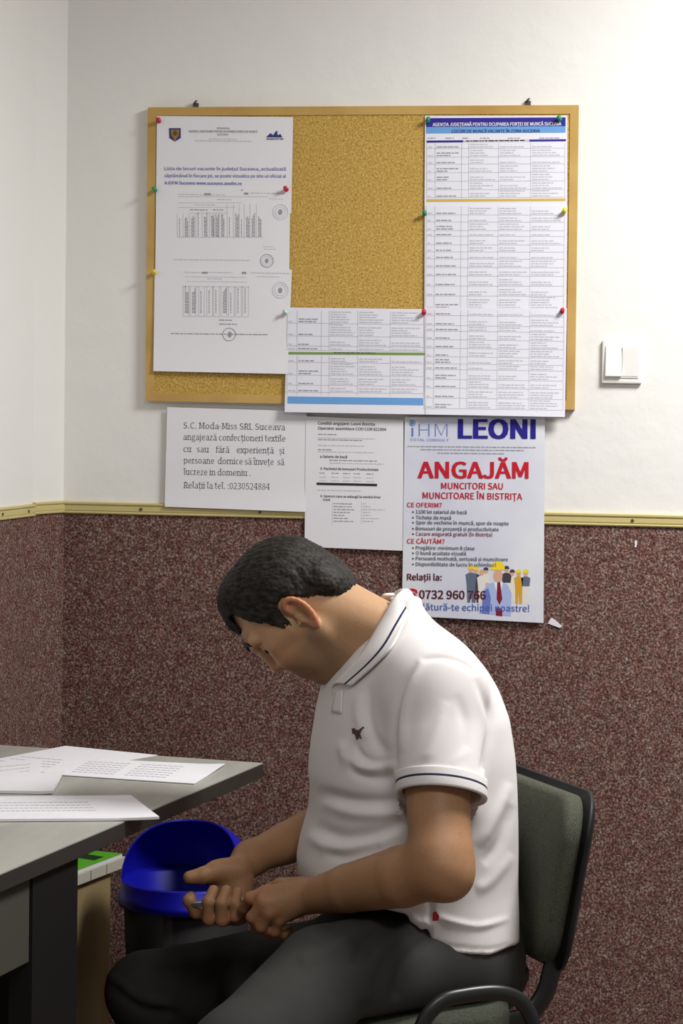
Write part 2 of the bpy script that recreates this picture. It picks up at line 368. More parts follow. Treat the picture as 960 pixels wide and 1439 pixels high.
# ---- vacancy lists: centre and right column
M_hdr = mat('print_header_indigo', (48, 36, 142), .7); M_sky = mat('print_sky_blue', (104, 158, 214), .7); M_yel = mat('print_yellow', (206, 176, 84), .7); M_grn = mat('print_green', (122, 150, 72), .7); M_wht = mat('print_white', (232, 232, 238), .8)
def list_rows(sh, xl, y0, y1, sl=.012, slant=-.008):
    """rows of tiny print in a six-column grid; xl = column lines at the top"""
    y = y0; ymid = y0
    def sx(x, yy): return x + (yy-ymid)*slant
    for x in xl:
        k = max(1, int((y1-y0)/20))
        for i in range(k):
            a, c = y0+(y1-y0)*i/k, y0+(y1-y0)*(i+1)/k; off = sl*(x-xl[0])
            sh.b.poly([sh.P(sx(x, a)-.3, a+off, .0004), sh.P(sx(x, c)-.3, c+off, .0004), sh.P(sx(x, c)+.3, c+off, .0004), sh.P(sx(x, a)+.3, a+off, .0004)], M_lgrey)
    while y < y1-4:
        h = min(random.choice([8, 10, 12, 12, 14, 18]), y1-y); nl = max(1, int(h/3.6))
        for j in range(len(xl)-1):
            n = {0: 1, 1: min(nl, random.choice([1, 1, 2])), 2: 0}.get(j, random.randint(max(1, nl-1), nl))
            for k in range(n):
                yy = y+h-3.2-(n-1-k)*3.5; xx = sx(xl[j], yy)+2
                sh.words(xx, yy+sl*(xl[j]-xl[0]), sx(xl[j+1], yy)-2, 1.5, M_grey if j in (1, ) else M_lgrey, sl, random.uniform(.45, .97))
        y += h
        sh.quad(sx(xl[0], y), y-.6, sx(xl[-1], y), y, M_lgrey, slope=sl)
YR = YS - .0005
sh = Sheet([(597.5, 162.5), (812-14.5, 162.5), (797, 303), (596.5, 301)], YR, M_paper2)
sh.quad(599, 166, 795, 178.5, M_hdr, slope=-.006); sh.quad(599, 178.5, 795, 187.5, M_sky, slope=-.006)
sh.text('AGENȚIA JUDEȚEANĂ PENTRU OCUPAREA FORȚEI DE MUNCĂ SUCEAVA', 608, 177.3, 789, 4.6, M_wht, .035, -.006, d=.0008)
sh.text('LOCURI DE MUNCĂ VACANTE ÎN ZONA SUCEAVA', 635, 186.5, 759, 4.2, M_navy, .02, -.006, d=.0008)
XL = [600, 612, 649, 659, 701, 746, 794]
for a, c in ((601, 612), (626, 638), (650, 658), (675, 688), (714, 732), (758, 786)): sh.words(a, 193.5, c, 1.4, M_grey, -.01)
sh.quad(599.5, 197.5, 651, 200.5, M_hdr, slope=-.01); sh.quad(744, 196, 795.5, 199, M_hdr, slope=-.01); sh.quad(651, 196.8, 744, 199.8, M_lgrey, slope=-.01); sh.words(655, 197.4, 740, 1.5, M_hdr, -.01)
list_rows(sh, XL, 201, 278, -.004, -.004); sh.quad(599.5, 280, 795, 283.5, M_yel, slope=-.006)
sh.done('vacancy_list', 'vacancy list with indigo and sky-blue header bands, top of the right column', 'sheet', 'sheets pinned on the cork board')
sh = Sheet([(597, 288), (797.5, 289), (796, 440), (596.5, 437)], YR - .0007, M_paper2)
list_rows(sh, [x-.5 for x in XL], 290, 436, .002, -.01)
sh.done('vacancy_list', 'plain vacancy list of close grey rows without bands, middle of the right column', 'sheet', 'sheets pinned on the cork board')
sh = Sheet([(596.5, 432), (797, 433), (794, 586), (598, 582.5)], YR - .0030, M_paper2, bend=lambda x, y: .007*max(0, (y-500)/85)**2)
list_rows(sh, [x-1.2 for x in XL], 435, 574, .014, -.012)
sh.done('vacancy_list', 'plain vacancy list overhanging the board edge, bottom of the right column', 'sheet', 'sheets pinned on the cork board')
sh = Sheet([(403.5, 432), (598, 434.5), (598, 582.5), (400, 579)], YR - .0018, M_paper2, bend=lambda x, y: .006*max(0, (y-500)/80)**2)
XC = [404, 418, 452, 463, 503, 549, 596]
list_rows(sh, XC, 436, 492, .012, -.012); sh.quad(405, 494.5, 597, 498, M_grn, slope=.006); sh.words(469, 495, 530, 1.2, M_wht, .006)
list_rows(sh, XC, 499, 555, .012, -.012); sh.quad(404, 557, 595, 567, M_sky, slope=.013); sh.words(407, 563, 590, 1.2, M_wht, .013)
sh.done('vacancy_list', 'vacancy list with a green band and a blue band hanging below the bare cork', 'sheet', 'sheets pinned on the cork board')

# ---- push pins
def pin(px, py, c, label, Y=-.0225):
    p = at(px, py, Y); r = empty('push_pin', tuple(p)); tag(r, label, 'pin', 'push pins on the cork board')
    m = mat('pin_plastic_%s' % {RED: 'red', GREEN: 'green', YEL: 'yellow', CLR: 'clear'}[c], c, .3, 0, .5)
    hb = MB(); prof = [(0, .0), (.0046, .0005), (.0050, .002), (.0046, .0036), (.0030, .0045), (.0028, .0085), (.0044, .0098), (.0044, .0112), (0, .0118)]
    hb.lathe(prof[::-1], m, n=16); o = hb.build('pin_head', r); o.rotation_euler = (PI/2 - .35, 0, random.uniform(-.3, .3)); o.location = (0, 0, 0)
    nb = MB(); nb.tube([(0, 0, 0), (0, .011, -.002)], .0006, M_steel, 6); nb.build('pin_needle', r)
RED, GREEN, YEL, CLR = (196, 30, 60), (40, 140, 96), (222, 200, 40), (196, 216, 206)
for a in ((223.5, 171, RED, 'red push pin at the top left corner of the notice with the crest'),
          (218.5, 268, GREEN, 'green push pin on the left edge below the blue paragraph'),
          (403, 267, RED, 'red push pin right of the blue paragraph, beside a round stamp'),
          (217.5, 384, YEL, 'yellow push pin on the left edge of the nine-column table sheet'),
          (402.5, 440, CLR, 'clear push pin at the top left corner of the green-banded list'),
          (596, 440, RED, 'red push pin between the centre list and the right column'),
          (601, 170, GREEN, 'green push pin at the left end of the indigo header band'),
          (787, 168, GREEN, 'green push pin at the right end of the indigo header band'),
          (597, 301, GREEN, 'green push pin on the left edge of the right column, beside bare cork'),
          (793, 298, YEL, 'yellow push pin on the right edge of the right column'),
          (790, 438, RED, 'red push pin on the right edge of the right column, above the light switch height')): pin(*a)

# ---- notices on the wall below the board
YN = -.0098
sh = Sheet([(235, 572), (431, 578), (430, 719.5), (231.5, 712)], YN, M_paper, bend=lambda x, y: .003*max(0, (y-680)/35)**2)
for t, x0, y, x1, hh in (('S.C. Moda-Miss SRL Suceava', 258, 602, 401, 8.6), ('angajează confecționeri textile', 258, 618, 401, 8.6), ('cu   sau    fără    experiență   și', 258, 635, 400, 8.6), ('persoane  dornice să învețe  să', 258, 651, 400, 8.6), ('lucreze in domeniu .', 258, 667, 352, 8.6), ('Relații la tel. :0230524884', 258, 686, 379, 8.8)):
    sh.text(t, x0, y, x1, hh, mat('ink_serif', (64, 62, 74), .8), -.012, .018, serif=True)
sh.done('notice_sheet', 'white landscape notice in large serif print below the left of the board', 'sheet')
sh = Sheet([(430, 585), (567, 591), (567.5, 774), (428, 768.5)], YN - .001, M_paper)
sh.text('Condiții angajare: Leoni Bistrița', 447, 596.5, 527, 4, M_ink, .012, .02); sh.text('Operator asamblare COD COR 821904', 447, 603.5, 543, 4, M_ink, .012, .02)
for (a, y, c, m, h) in ((447, 609.5, 473, M_grey, 1.4), (447, 614.5, 527, M_lgrey, 1.2), (447, 617, 509, M_grey, 1.3), (447, 625, 512, M_lgrey, 1.3), (447, 631, 466, M_grey, 1.4), (447, 634, 526, M_lgrey, 1.2), (463, 646, 531, M_grey, 1.3), (463, 650, 540, M_lgrey, 1.2)): sh.words(a, y, c, h, m)
sh.text('a.Salariu de bază', 450, 643, 488, 3.4, M_ink, .015, .02); sh.text('3. Pachetul de bonusuri Productivitate', 450, 660, 532, 3.4, M_ink, .015, .02)
for i, x in enumerate((449, 466, 482, 497, 515)):
    for y in (664, 669.5, 674.5): sh.words(x, y+.02*(x-449), x+10, 1.2, M_grey if y < 666 else M_lgrey)
sh.quad(445, 678, 530, 681.5, M_ink, slope=.022)
sh.words(446, 688, 507, 1.2, M_lgrey); sh.text('4. Sporuri care se adaugă la venitul brut', 450, 698.5, 535, 3.2, M_ink, .015, .02); sh.text('total', 454, 703.5, 464, 3, M_ink, .015, .02)
for k in range(7):
    y = 707+k*4.1; sh.words(469, y, 469+random.uniform(14, 30), 1.2, M_grey); sh.words(510, y, 510+random.uniform(6, 34), 1.2, M_lgrey)
for y0, y1 in ((705, 737),): sh.quad(467, y0, 467.5, y1, M_lgrey); sh.quad(508, y0, 508.5, y1, M_lgrey)
sh.done('notice_sheet', 'white portrait sheet of small black print beside the poster, above the man', 'sheet')

M_post = mat('poster_paper', (208, 210, 226), .45, noise=(3.2, (224, 226, 232), .42, .6)); M_red = mat('print_red', (196, 22, 44), .6); M_dred = mat('print_dark_red', (128, 26, 44), .6); M_roy = mat('print_royal', (34, 28, 138), .6); M_mid = mat('print_mid_blue', (92, 132, 198), .6); M_alat = mat('print_slogan_blue', (74, 104, 184), .6)
sh = Sheet([(569, 586), (766, 584), (764, 875.5), (565, 865)], YN - .0022, M_post, n=14)
def tb(t, x0, y, x1, h, m, bold=.012, sl=.012): sh.text(t, x0, y, x1, h, m, bold, sl, d=.0009)
sh.text('HM', 588.5, 613.5, 629, 18.5, M_mid, -.02, .012); sh.quad(578.2, 601, 581, 613.5, M_mid); sh.ring(579.5, 594.5, 4.6, M_mid, 1.1); sh.disc(579.5, 594.5, 2.6, 2.6, M_mid)
tb('TOTAL CONSULT', 576, 619.5, 631, 3.6, M_mid, -.004)
tb('LEONI', 643.5, 615.5, 753, 26, M_roy, .05, .004)
for y, a, c in ((626.5, 573, 755), (631, 591, 736), (636, 615, 711)): sh.words(a, y, c, 1.5, M_grey, .01)
tb('ANGAJĂM', 587, 671.5, 743, 22.5, M_red, .034, .004)
tb('MUNCITORI SAU', 620, 687, 707, 8.8, M_red, .022, .008); tb('MUNCITOARE ÎN BISTRIȚA', 594, 700.5, 734, 8.8, M_red, .022, .012)
tb('CE OFERIM?', 572, 712.5, 621, 6.3, M_red, .022); tb('CE CĂUTĂM?', 572, 763.5, 625, 6.3, M_red, .022)
M_bul = mat('print_bullet_grey', (78, 80, 92), .6)
for t, y, x1, m in (('1100 lei salariul de bază', 721.5, 656, M_bul), ('Tichete de masă', 729.5, 634, M_bul), ('Spor de vechime în muncă, spor de noapte', 736.5, 715, M_bul), ('Bonusuri de prezență și productivitate', 745, 701, M_bul), ('Cazare asigurată gratuit (în Bistrița)', 752.5, 692, M_dred),
                    ('Pregătire: minimum 8 clase', 772, 667, M_bul), ('O bună acuitate vizuală', 779.5, 655, M_bul), ('Persoană motivată, serioasă și muncitoare', 787, 714, M_bul), ('Disponibilitate de lucru în schimburi', 795, 697, M_bul)):
    tb(t, 584.5, y, x1, 4.9, m, .016); sh.disc(580.5, y-2, 1.3, 1.3, m)
tb('Relații la:', 572, 815, 621, 8.6, mat('print_maroon', (92, 22, 44), .6), .03); tb('0732 960 766', 589, 841, 683, 11.5, MATS['print_maroon'], .028)
tb('Alătură-te echipei noastre!', 586, 857, 744, 9, M_alat, .012, .016)
# telephone emblem
sh.shape([(573, 841), (585.5, 841.5), (585.5, 837), (582, 832.5), (577, 832.5), (573, 836.5)], M_red); sh.shape([(572, 834), (575, 834), (576, 831), (583, 831), (584, 834), (587, 834), (586, 829), (581, 827), (577, 827), (573, 829)], M_red); sh.disc(579.3, 837, 2.4, 2.2, M_wht, .0009)
# group of workers printed on the poster
M_skin_p = mat('print_skin', (214, 168, 138), .7); M_dk = mat('print_dark', (70, 62, 74), .7); M_hel = mat('print_helmet', (240, 214, 40), .6); M_suit = mat('print_suit_blue', (168, 184, 226), .7); M_suit2 = mat('print_suit_shade', (104, 122, 196), .7); M_och = mat('print_overall', (212, 160, 44), .7); M_gw = mat('print_grey_clothes', (96, 108, 130), .7); M_lt = mat('print_light_clothes', (226, 222, 214), .7)
def fig(x, y0, hh, body, legs, hat=None, w=1., d=.0003):
    """small standing printed figure, head top y0, height hh"""
    s_ = hh/52.
    sh.shape([(x-6*s_*w, y0+24*s_), (x-7.5*s_*w, y0+12*s_), (x-3*s_*w, y0+9.5*s_), (x+3*s_*w, y0+9.5*s_), (x+7.5*s_*w, y0+12*s_), (x+6*s_*w, y0+24*s_)][::-1], body, d)
    sh.shape([(x-6*s_*w, y0+24*s_), (x+6*s_*w, y0+24*s_), (x+5*s_*w, y0+50*s_), (x+1*s_*w, y0+50*s_), (x, y0+32*s_), (x-1*s_*w, y0+50*s_), (x-5*s_*w, y0+50*s_)][::-1], legs, d)
    sh.disc(x, y0+5*s_, 3.2*s_, 4.4*s_, M_skin_p, d+.0001)
    if hat: sh.shape([(x-4.4*s_, y0+4*s_), (x-3.2*s_, y0), (x, y0-1.2*s_), (x+3.2*s_, y0), (x+4.4*s_, y0+4*s_)][::-1], hat, d+.00015)
fig(662, 795, 54, M_gw, M_gw, M_hel); fig(669, 797, 52, M_dk, M_dk, M_hel, .8, .00025); fig(677, 800, 50, M_lt, M_lt, None, .9); fig(683, 798, 46, M_lt, M_skin_p, M_dk, .8, .00025)
fig(712, 796, 50, M_dk, M_lt, M_dk); fig(720, 801, 48, M_lt, M_lt, M_dk, .8, .00025); fig(729, 801, 50, M_och, M_och, M_hel, .9); fig(739, 801, 50, M_gw, M_lt, M_hel, .9)
sh.shape([(677, 862), (679, 830), (684, 822), (696, 817), (704, 817), (714, 822), (719, 834), (718, 866)][::-1], M_suit, .00042)
sh.shape([(677, 862), (679, 832), (686, 826), (690, 840), (688, 863)][::-1], M_suit2, .00048); sh.shape([(699, 818), (703, 818), (706, 842), (702, 850), (698, 842)][::-1], M_dred, .00054); sh.shape([(697, 854), (706, 855), (706, 866), (697, 865)][::-1], M_dred, .00054)
sh.shape([(694, 818), (699, 818), (698, 832)][::-1], M_wht, .00054); sh.shape([(703, 818), (707, 818), (704, 832)][::-1], M_wht, .00054)
sh.disc(700, 809, 6.5, 9, M_skin_p, .00048); sh.shape([(689.5, 801), (691, 794), (696, 789.5), (702, 788.5), (707, 791), (709, 796), (709.5, 801)][::-1], M_hel, .0006)
sh.done('job_poster', 'colour recruitment poster with a large red heading, right of the seated man', 'poster')

# scraps stuck on the carpet wall
b = MB(); p = [at(x, y, -.006) for x, y in ((770, 876), (775, 868), (780, 871), (790, 880), (787, 882.5), (775, 878))]; b.poly(p[::-1], M_paper)
q_ = [k + np.array([0, .0022, 0]) for k in p]; b.poly(q_, M_paper); b.add(p+q_, [(i, (i+1) % 6, 6+(i+1) % 6, 6+i) for i in range(6)], M_paper)
tag(fixn(b.build('paper_scrap')), 'torn white paper scrap stuck on the carpet wall at the poster corner', 'paper scrap')
b = MB(); p = [at(x, y, -.0048) for x, y in ((892, 760), (895, 759), (895.5, 764), (894.5, 769), (892, 769), (892.5, 765))]; b.poly(p[::-1], M_paper)
q_ = [k + np.array([0, .0016, 0]) for k in p]; b.poly(q_, M_paper); b.add(p+q_, [(i, (i+1) % 6, 6+(i+1) % 6, 6+i) for i in range(6)], M_paper)
tag(fixn(b.build('paper_scrap')), 'tiny white paper shred on the carpet wall below the right trim screw', 'paper scrap')

# ------------------------------------------------------------------ light switch
r = empty('light_switch', tuple(at(874.5, 508, 0))); tag(r, 'white double rocker light switch on the wall right of the board', 'light switch')
c = at(874.5, 508, -.006); hw, hh = .0405, .0445
b = MB(); b.box((c[0]-hw, -.0105, c[2]-hh), (c[0]+hw, -.0002, c[2]+hh), M_white, .004); b.box((c[0]-hw+.007, -.0125, c[2]-hh+.011), (c[0]+hw-.007, -.009, c[2]+hh-.013), M_white, .001); setp(b.build('switch_plate'), r)
for k, tilt in ((0, 1), (1, -1)):
    x0 = c[0]-.033+k*.0335; b = MB(); z0, z1 = c[2]-.030, c[2]+.029
    f0, f1 = (-.0185, -.0135) if tilt > 0 else (-.0135, -.0170)
    vs = [(x0, -.011, z0), (x0+.0325, -.011, z0), (x0+.0325, -.011, z1), (x0, -.011, z1), (x0, f0, z0), (x0+.0325, f0, z0), (x0+.0325, f1, z1), (x0, f1, z1)]
    b.add(vs, [(0, 1, 2, 3), (4, 7, 6, 5), (0, 4, 5, 1), (1, 5, 6, 2), (2, 6, 7, 3), (3, 7, 4, 0)], M_white); setp(fixn(b.build('rocker')), r)

# ------------------------------------------------------------------ table
ZTAB = .75
M_top = mat('laminate_grey', (176, 176, 168), .35, noise=(30, (162, 162, 155), .35, .7, (1, .15, 1)), spec=.4)
M_edge = mat('table_edge_dark', (52, 50, 48), .4); M_leg = mat('table_leg_black', (17, 15, 15), .65); M_apron = mat('apron_grey', (70, 68, 60), .7)
tA = np.array([-.077, -.573]); tS = np.array([-.173, -1.052]); tS /= np.linalg.norm(tS); tW = np.array([-tS[1], tS[0]])   # along the side to the viewer / along the far edge to the left
if tW[0] > 0: tW = -tW
root = empty('table', (-.4, -1.3, 0)); tag(root, 'grey laminate table with dark edges in the corner at left, papers on it', 'table')
def tp(s_, w): return tA + tS*s_ + tW*w
WT, LT = .56, 1.45
def slab(pl, z0, z1, m, bev=0): 
    bm = bmesh.new(); vs = [bm.verts.new((p[0], p[1], z)) for z in (z0, z1) for p in pl]; n = len(pl)
    bm.faces.new(vs[:n][::-1]); bm.faces.new(vs[n:])
    for i in range(n): bm.faces.new((vs[i], vs[(i+1) % n], vs[n+(i+1) % n], vs[n+i]))
    bmesh.ops.recalc_face_normals(bm, faces=bm.faces[:])
    if bev: bmesh.ops.bevel(bm, geom=bm.edges[:], offset=bev, segments=2, affect='EDGES')
    b = MB(); b.bm(bm, m); return b
rect = lambda s0, s1, w0, w1: [tp(s0, w0), tp(s1, w0), tp(s1, w1), tp(s0, w1)]
setp(slab(rect(.001, LT-.001, .001, WT-.001), ZTAB-.002, ZTAB, M_top).build('tabletop'), root)
setp(slab(rect(0, LT, 0, WT), ZTAB-.027, ZTAB-.002, M_edge, .001).build('edge_band'), root)
def leg(s0, s1, w0, w1): 
    o = setp(slab(rect(s0, s1, w0, w1), 0.02, ZTAB-.027, M_leg, .002).build('leg'), root)
    f = slab(rect(s0+.01, s1-.01, w0+.006, w1-.006), 0, .02, M_edge).build('foot_pad'); f.parent = o
leg(.78, .94, .012, .05); leg(.78, .94, WT-.05, WT-.012); leg(LT-.12, LT-.02, .012, .05); leg(LT-.12, LT-.02, WT-.05, WT-.012)
setp(slab(rect(.94, LT-.12, .016, .034), ZTAB-.027-.128, ZTAB-.027, M_apron).build('apron'), root)
setp(slab(rect(.80, .82, .05, WT-.05), .18, ZTAB-.027, M_leg).build('modesty_panel'), root)

# papers on the table
def tsheet(cs, name, label, z=ZTAB+.0006, thick=.0005, bend=None, lines=(), group='papers on the table', mt=None):
    sh = Sheet(cs, 0, mt or M_paper, bend=bend, n=12, thick=thick, to=lambda x, y, d: atz(x, y, z) + np.array([0, 0, d]))
    c = np.array(cs, float)
    for (u0, u1, v, m) in lines:
        a = c[0]*(1-u0)*(1-v)+c[1]*u0*(1-v)+c[2]*u0*v+c[3]*(1-u0)*v; e = c[0]*(1-u1)*(1-v)+c[1]*u1*(1-v)+c[2]*u1*v+c[3]*(1-u1)*v
        n = max(2, int(abs(e[0]-a[0])/7))
        for k in range(n):
            p, q = a+(e-a)*k/n, a+(e-a)*(k+.8)/n; up = np.array([.5, -.55])
            sh.b.poly([sh.P(*(p), .0004), sh.P(*(q), .0004), sh.P(*(q+up), .0004), sh.P(*(p+up), .0004)], m)
    return sh.done(name, label, 'paper', group)
tsheet([(92, 1048), (222, 1061), (80, 1086), (-60, 1077)], 'paper_sheet', 'white paper lying at the back of the table, under the printed sheet', lines=[(.1, .9, v, M_lgrey) for v in (.5, .6, .7, .8)])
tsheet([(95, 1064), (316, 1075), (273, 1101), (60, 1087)], 'paper_sheet', 'printed sheet nearest the far right corner of the table', z=ZTAB+.0022, thick=.0012, bend=lambda x, y: .002*max(0, (x-290)/20), lines=[(u, u+.28, v, M_lgrey) for u in (.16, .5) for v in (.2, .32, .44, .56, .68, .8)])
tsheet([(-90, 1076), (60, 1066), (56, 1088), (-90, 1110)], 'paper_sheet', 'white sheet cut by the photo edge, slid under the printed sheet', z=ZTAB+.0014, lines=[(.2, .9, v, M_lgrey) for v in (.3, .5, .7)])
tsheet([(-120, 1083), (89, 1086), (74, 1112), (-120, 1109)], 'paper_stack', 'thin white stapled stack with curled right edge, middle of the table', z=ZTAB+.006, thick=.005, bend=lambda x, y: .004*max(0, (x-55)/34)**2)
tsheet([(-160, 1120), (184, 1117.5), (224, 1149.5), (-160, 1152)], 'paper_stack', 'long white printed stack nearest the viewer, sticking out over the table edge', z=ZTAB+.005, thick=.004, bend=lambda x, y: .002*max(0, (x-150)/70)**2, lines=[(u, u+.5, v, M_lgrey) for u in (.3,) for v in (.3, .42, .54, .66)])

# ------------------------------------------------------------------ low cabinet behind the table leg, with green booklet
M_beige = mat('cabinet_beige', (158, 140, 100), .6, noise=(5, (138, 120, 82), .4, .65, (1, 1, .25))); M_slab = mat('cabinet_top_white', (196, 192, 176), .5)
ZC = .485; cA = atz(178, 1203.5, ZC)[:2]; cB = atz(112, 1228.5, ZC)[:2]; cs = (cB-cA)/np.linalg.norm(cB-cA); cw = np.array([cs[1], -cs[0]])
if cw[0] > 0: cw = -cw
cp = lambda s_, w: cA + cs*s_ + cw*w
crect = lambda s0, s1, w0, w1: [cp(s0, w0), cp(s1, w0), cp(s1, w1), cp(s0, w1)]
root = empty('low_cabinet', (cp(.2, .12)[0], cp(.2, .12)[1], 0)); tag(root, 'low beige cabinet with a white top standing behind the table leg', 'cabinet')
setp(slab(crect(.045, .30, .012, .19), 0.0, ZC-.022, M_beige, .001).build('carcass'), root)
o = setp(slab(crect(0, .34, 0, .20), ZC-.022, ZC, M_slab, .001).build('top_board'), root)
b = MB()
for s_ in (.085, .15):
    p = cp(s_, -.0004); t3 = np.array([cs[0], cs[1], 0]); n3 = np.array([-cw[0], -cw[1], 0])
    b.obox((p[0], p[1], ZC-.011), (t3, (0, 0, 1), n3), (.0007, .010, .0006), mat('cabinet_joint', (120, 116, 104), .7))
o.data.materials.append(MATS['cabinet_joint']); bm = bmesh.new(); bm.from_mesh(o.data); k0 = len(bm.faces)
tmp = b.build('tmp'); bm.from_mesh(tmp.data)
for f in list(bm.faces)[k0:]: f.material_index = 1
bm.to_mesh(o.data); bm.free(); bpy.data.objects.remove(tmp)
M_green = mat('booklet_green', (92, 176, 44), .5); M_dgreen = mat('booklet_dark_print', (30, 58, 28), .5)
zb = ZC+.008; pl = crect(.012, .30, .004, .17)
bb = slab(pl, ZC+.0005, zb-.001, M_paper); bb2 = slab(pl, zb-.001, zb, M_green); bb.add(bb2.v, bb2.f, M_green)
for (s0, s1, w0, w1) in ((.06, .10, .02, .19), (.16, .185, .05, .2), (.2, .3, .012, .03)):
    q4 = [cp(s0, w0), cp(s1, w0), cp(s1-.03, w1), cp(s0-.03, w1)]; bb.poly([(p[0], p[1], zb+.0004) for p in q4], M_dgreen)
q4 = [cp(.235, .015), cp(.30, .015), cp(.30, .06), cp(.25, .05)]; bb.poly([(p[0], p[1], zb+.0005) for p in q4], M_paper)
tag(fixn(bb.build('booklet')), 'bright green booklet lying on the low cabinet behind the table leg', 'booklet')

# ------------------------------------------------------------------ waste bin
M_bin = mat('bin_black', (22, 18, 18), .75); M_lid = mat('bin_blue', (20, 20, 160), .36, 0, .35)
bc = at(263, 1236, -.38); zr = bc[2]; RB = .132
root = empty('waste_bin', (bc[0], bc[1], 0)); tag(root, 'dark waste bin with a blue hooded lid standing against the carpet wall', 'waste bin')
b = MB(); b.lathe([(0, 0), (.098, 0), (.102, .004), (RB-.008, zr-.02), (RB-.012, zr-.02), (.095, .01), (0, .008)], M_bin); b.build('bin_body', root)
b = MB()
b.lathe([(RB-.004, -.045), (RB+.002, -.044), (RB+.003, -.028), (RB-.001, -.026), (RB-.002, .0), (RB-.006, .004), (RB-.012, .0), (RB-.026, -.004), (RB-.034, -.12), (.0, -.125)], M_lid, (0, 0, zr), 64)
# hood: dome shell, cut by a slanted opening that faces the room
G1, G2 = [], []; nu, nv = 64, 16; HH = .114
av = math.radians(-100)                          # direction the opening faces (plan angle)
def hood(k, j, R_, hgt):
    th = av + PI + (-1 + 2*k/nu)*math.radians(112)
    dl = abs(-1 + 2*k/nu); vmax = math.cos(dl**2.6*PI/2)**.8 if dl < 1 else 0
    ph = (j/nv)*vmax*math.radians(72)
    return (R_*math.cos(ph)**.75*math.cos(th), R_*math.cos(ph)**.75*math.sin(th), zr + hgt*math.sin(ph))
G1 = [[hood(k, j, RB-.003, HH) for j in range(nv+1)] for k in range(nu+1)]; G2 = [[hood(k, j, RB-.006, HH-.003) for j in range(nv+1)] for k in range(nu+1)]
b.grid(G1, M_lid); b.grid([r[::-1] for r in G2], M_lid); b.grid([[r[-1], s_[-1]] for r, s_ in zip(G1, G2)], M_lid)
b.build('lid', root)

# ------------------------------------------------------------------ chair
M_fab = speckle('fabric_grey_green', 420, [(.35, (58, 60, 51)), (.6, (86, 88, 77))], bumpd=.0008)
M_blk = mat('frame_black', (30, 31, 30), .35, 0, .5); M_shell = mat('shell_black', (26, 27, 27), .5)
aC = math.radians(30); Cf = np.array([-math.cos(aC), -math.sin(aC), 0]); Cl = np.array([math.sin(aC), -math.cos(aC), 0]); UP = np.array([0, 0, 1.])
PC = np.array([.440, -.915, .657]); ZSEAT = .485
root = empty('visitor_chair', (PC[0]-.2, PC[1]-.12, 0)); tag(root, 'black-framed chair with grey-green fabric pads under the seated man', 'chair')
def pad_mesh(wb, wt, h, th, m, curve, back=False, inset=0, r=.07, n=44):
    """rounded, slightly concave upholstered back pad in (lateral, up, forward) axes"""
    b = MB(); rings = []
    def outline(sc):
        pts = []
        for cx, cy, a0 in ((1, 1, 0), (-1, 1, 90), (-1, -1, 180), (1, -1, 270)):
            w = (wt if cy > 0 else wb)
            for k in range(12):
                a = math.radians(a0 + 90*k/11)
                pts.append(((cx*(w/2-r) + r*math.cos(a))*sc, (cy*(h/2-r) + r*math.sin(a))*sc))
        return pts
    lev = [(.001, -th/2), (.6, -th/2), (.93, -th/2), (.985, -th/2+.006), (1, -.2*th), (1, .2*th), (.985, th/2-.006), (.93, th/2), (.6, th/2+.004), (.001, th/2+.006)]
    for sc, z in lev:
        rings.append([(x, y, z + curve*x*x + (-.12)*(y*y)) for x, y in outline(sc)])
    n_ = len(rings[0]); vs = [p for g in rings for p in g]
    fs = [(i*n_+k, i*n_+(k+1) % n_, (i+1)*n_+(k+1) % n_, (i+1)*n_+k) for i in range(len(rings)-1) for k in range(n_)]
    return vs, fs
def place(vs, org, X, Y, Z): return [np.array(org) + X*p[0] + Y*p[1] + Z*p[2] for p in vs]
ln = math.radians(9); Pu = UP*math.cos(ln) - Cf*math.sin(ln); Pf = Cf*math.cos(ln) + UP*math.sin(ln)
vs, fs = pad_mesh(.395, .43, .275, .040, M_fab, .9); b = MB(); b.add(place(vs, PC, Cl, Pu, Pf), fs, M_fab, True); bp_ = setp(fixn(b.build('back_pad')), root)
vs, fs = pad_mesh(.415, .452, .295, .020, M_shell, .9); b = MB(); b.add(place(vs, PC - Pf*.026, Cl, Pu, Pf), fs, M_shell, True); setp(fixn(b.build('back_shell')), root)
SO = PC*np.array([1, 1, 0]) + Cf*(.10+.17) + UP*(ZSEAT-.03)
vs, fs = pad_mesh(.43, .46, .34, .055, M_fab, -.15, r=.085); b = MB(); b.add(place(vs, SO, Cl, Cf, UP), fs, M_fab, True); setp(fixn(b.build('seat')), root)
vs, fs = pad_mesh(.40, .42, .31, .012, M_shell, 0, r=.08); b = MB(); b.add(place(vs, SO - UP*.036, Cl, Cf, UP), fs, M_shell, True); setp(fixn(b.build('seat_shell')), root)
def L3(f, l, z): return PC*np.array([1, 1, 0]) + Cf*f + Cl*l + UP*z
for sd in (1, -1):
    l = .238*sd
    pts = cr([L3(-.03, l*1.12, .012), L3(.06, l*1.06, .25), L3(.088, l, .40), L3(.110, l, .475), L3(.150, l, .507), L3(.220, l, .510), L3(.268, l, .497), L3(.300, l, .44), L3(.345, l*1.06, .25), L3(.42, l*1.12, .012)], 8)
    b = MB(); b.tube(pts, .0085, M_blk, 14, rx=.0125, up=tuple(Cl)); o = setp(b.build('leg_frame'), root)
    for e in (0, -1):
        p = pts[e]; fb_ = MB(); fb_.lathe([(0, -.012), (.016, -.012), (.017, .002), (.014, .014), (0, .014)], M_shell, tuple(p), 16); fb_.build('foot_cap').parent = o
    l2 = .150*sd
    pts = cr([L3(.012, l2, .57), L3(.026, l2, .52), L3(.040, l2, .475), L3(.07, l2, .444), L3(.125, l2, .433), L3(.2, l2, .43)], 8)
    b = MB(); b.tube(pts, .008, M_blk, 14, rx=.017, up=tuple(Cl)); setp(b.build('back_support'), root)
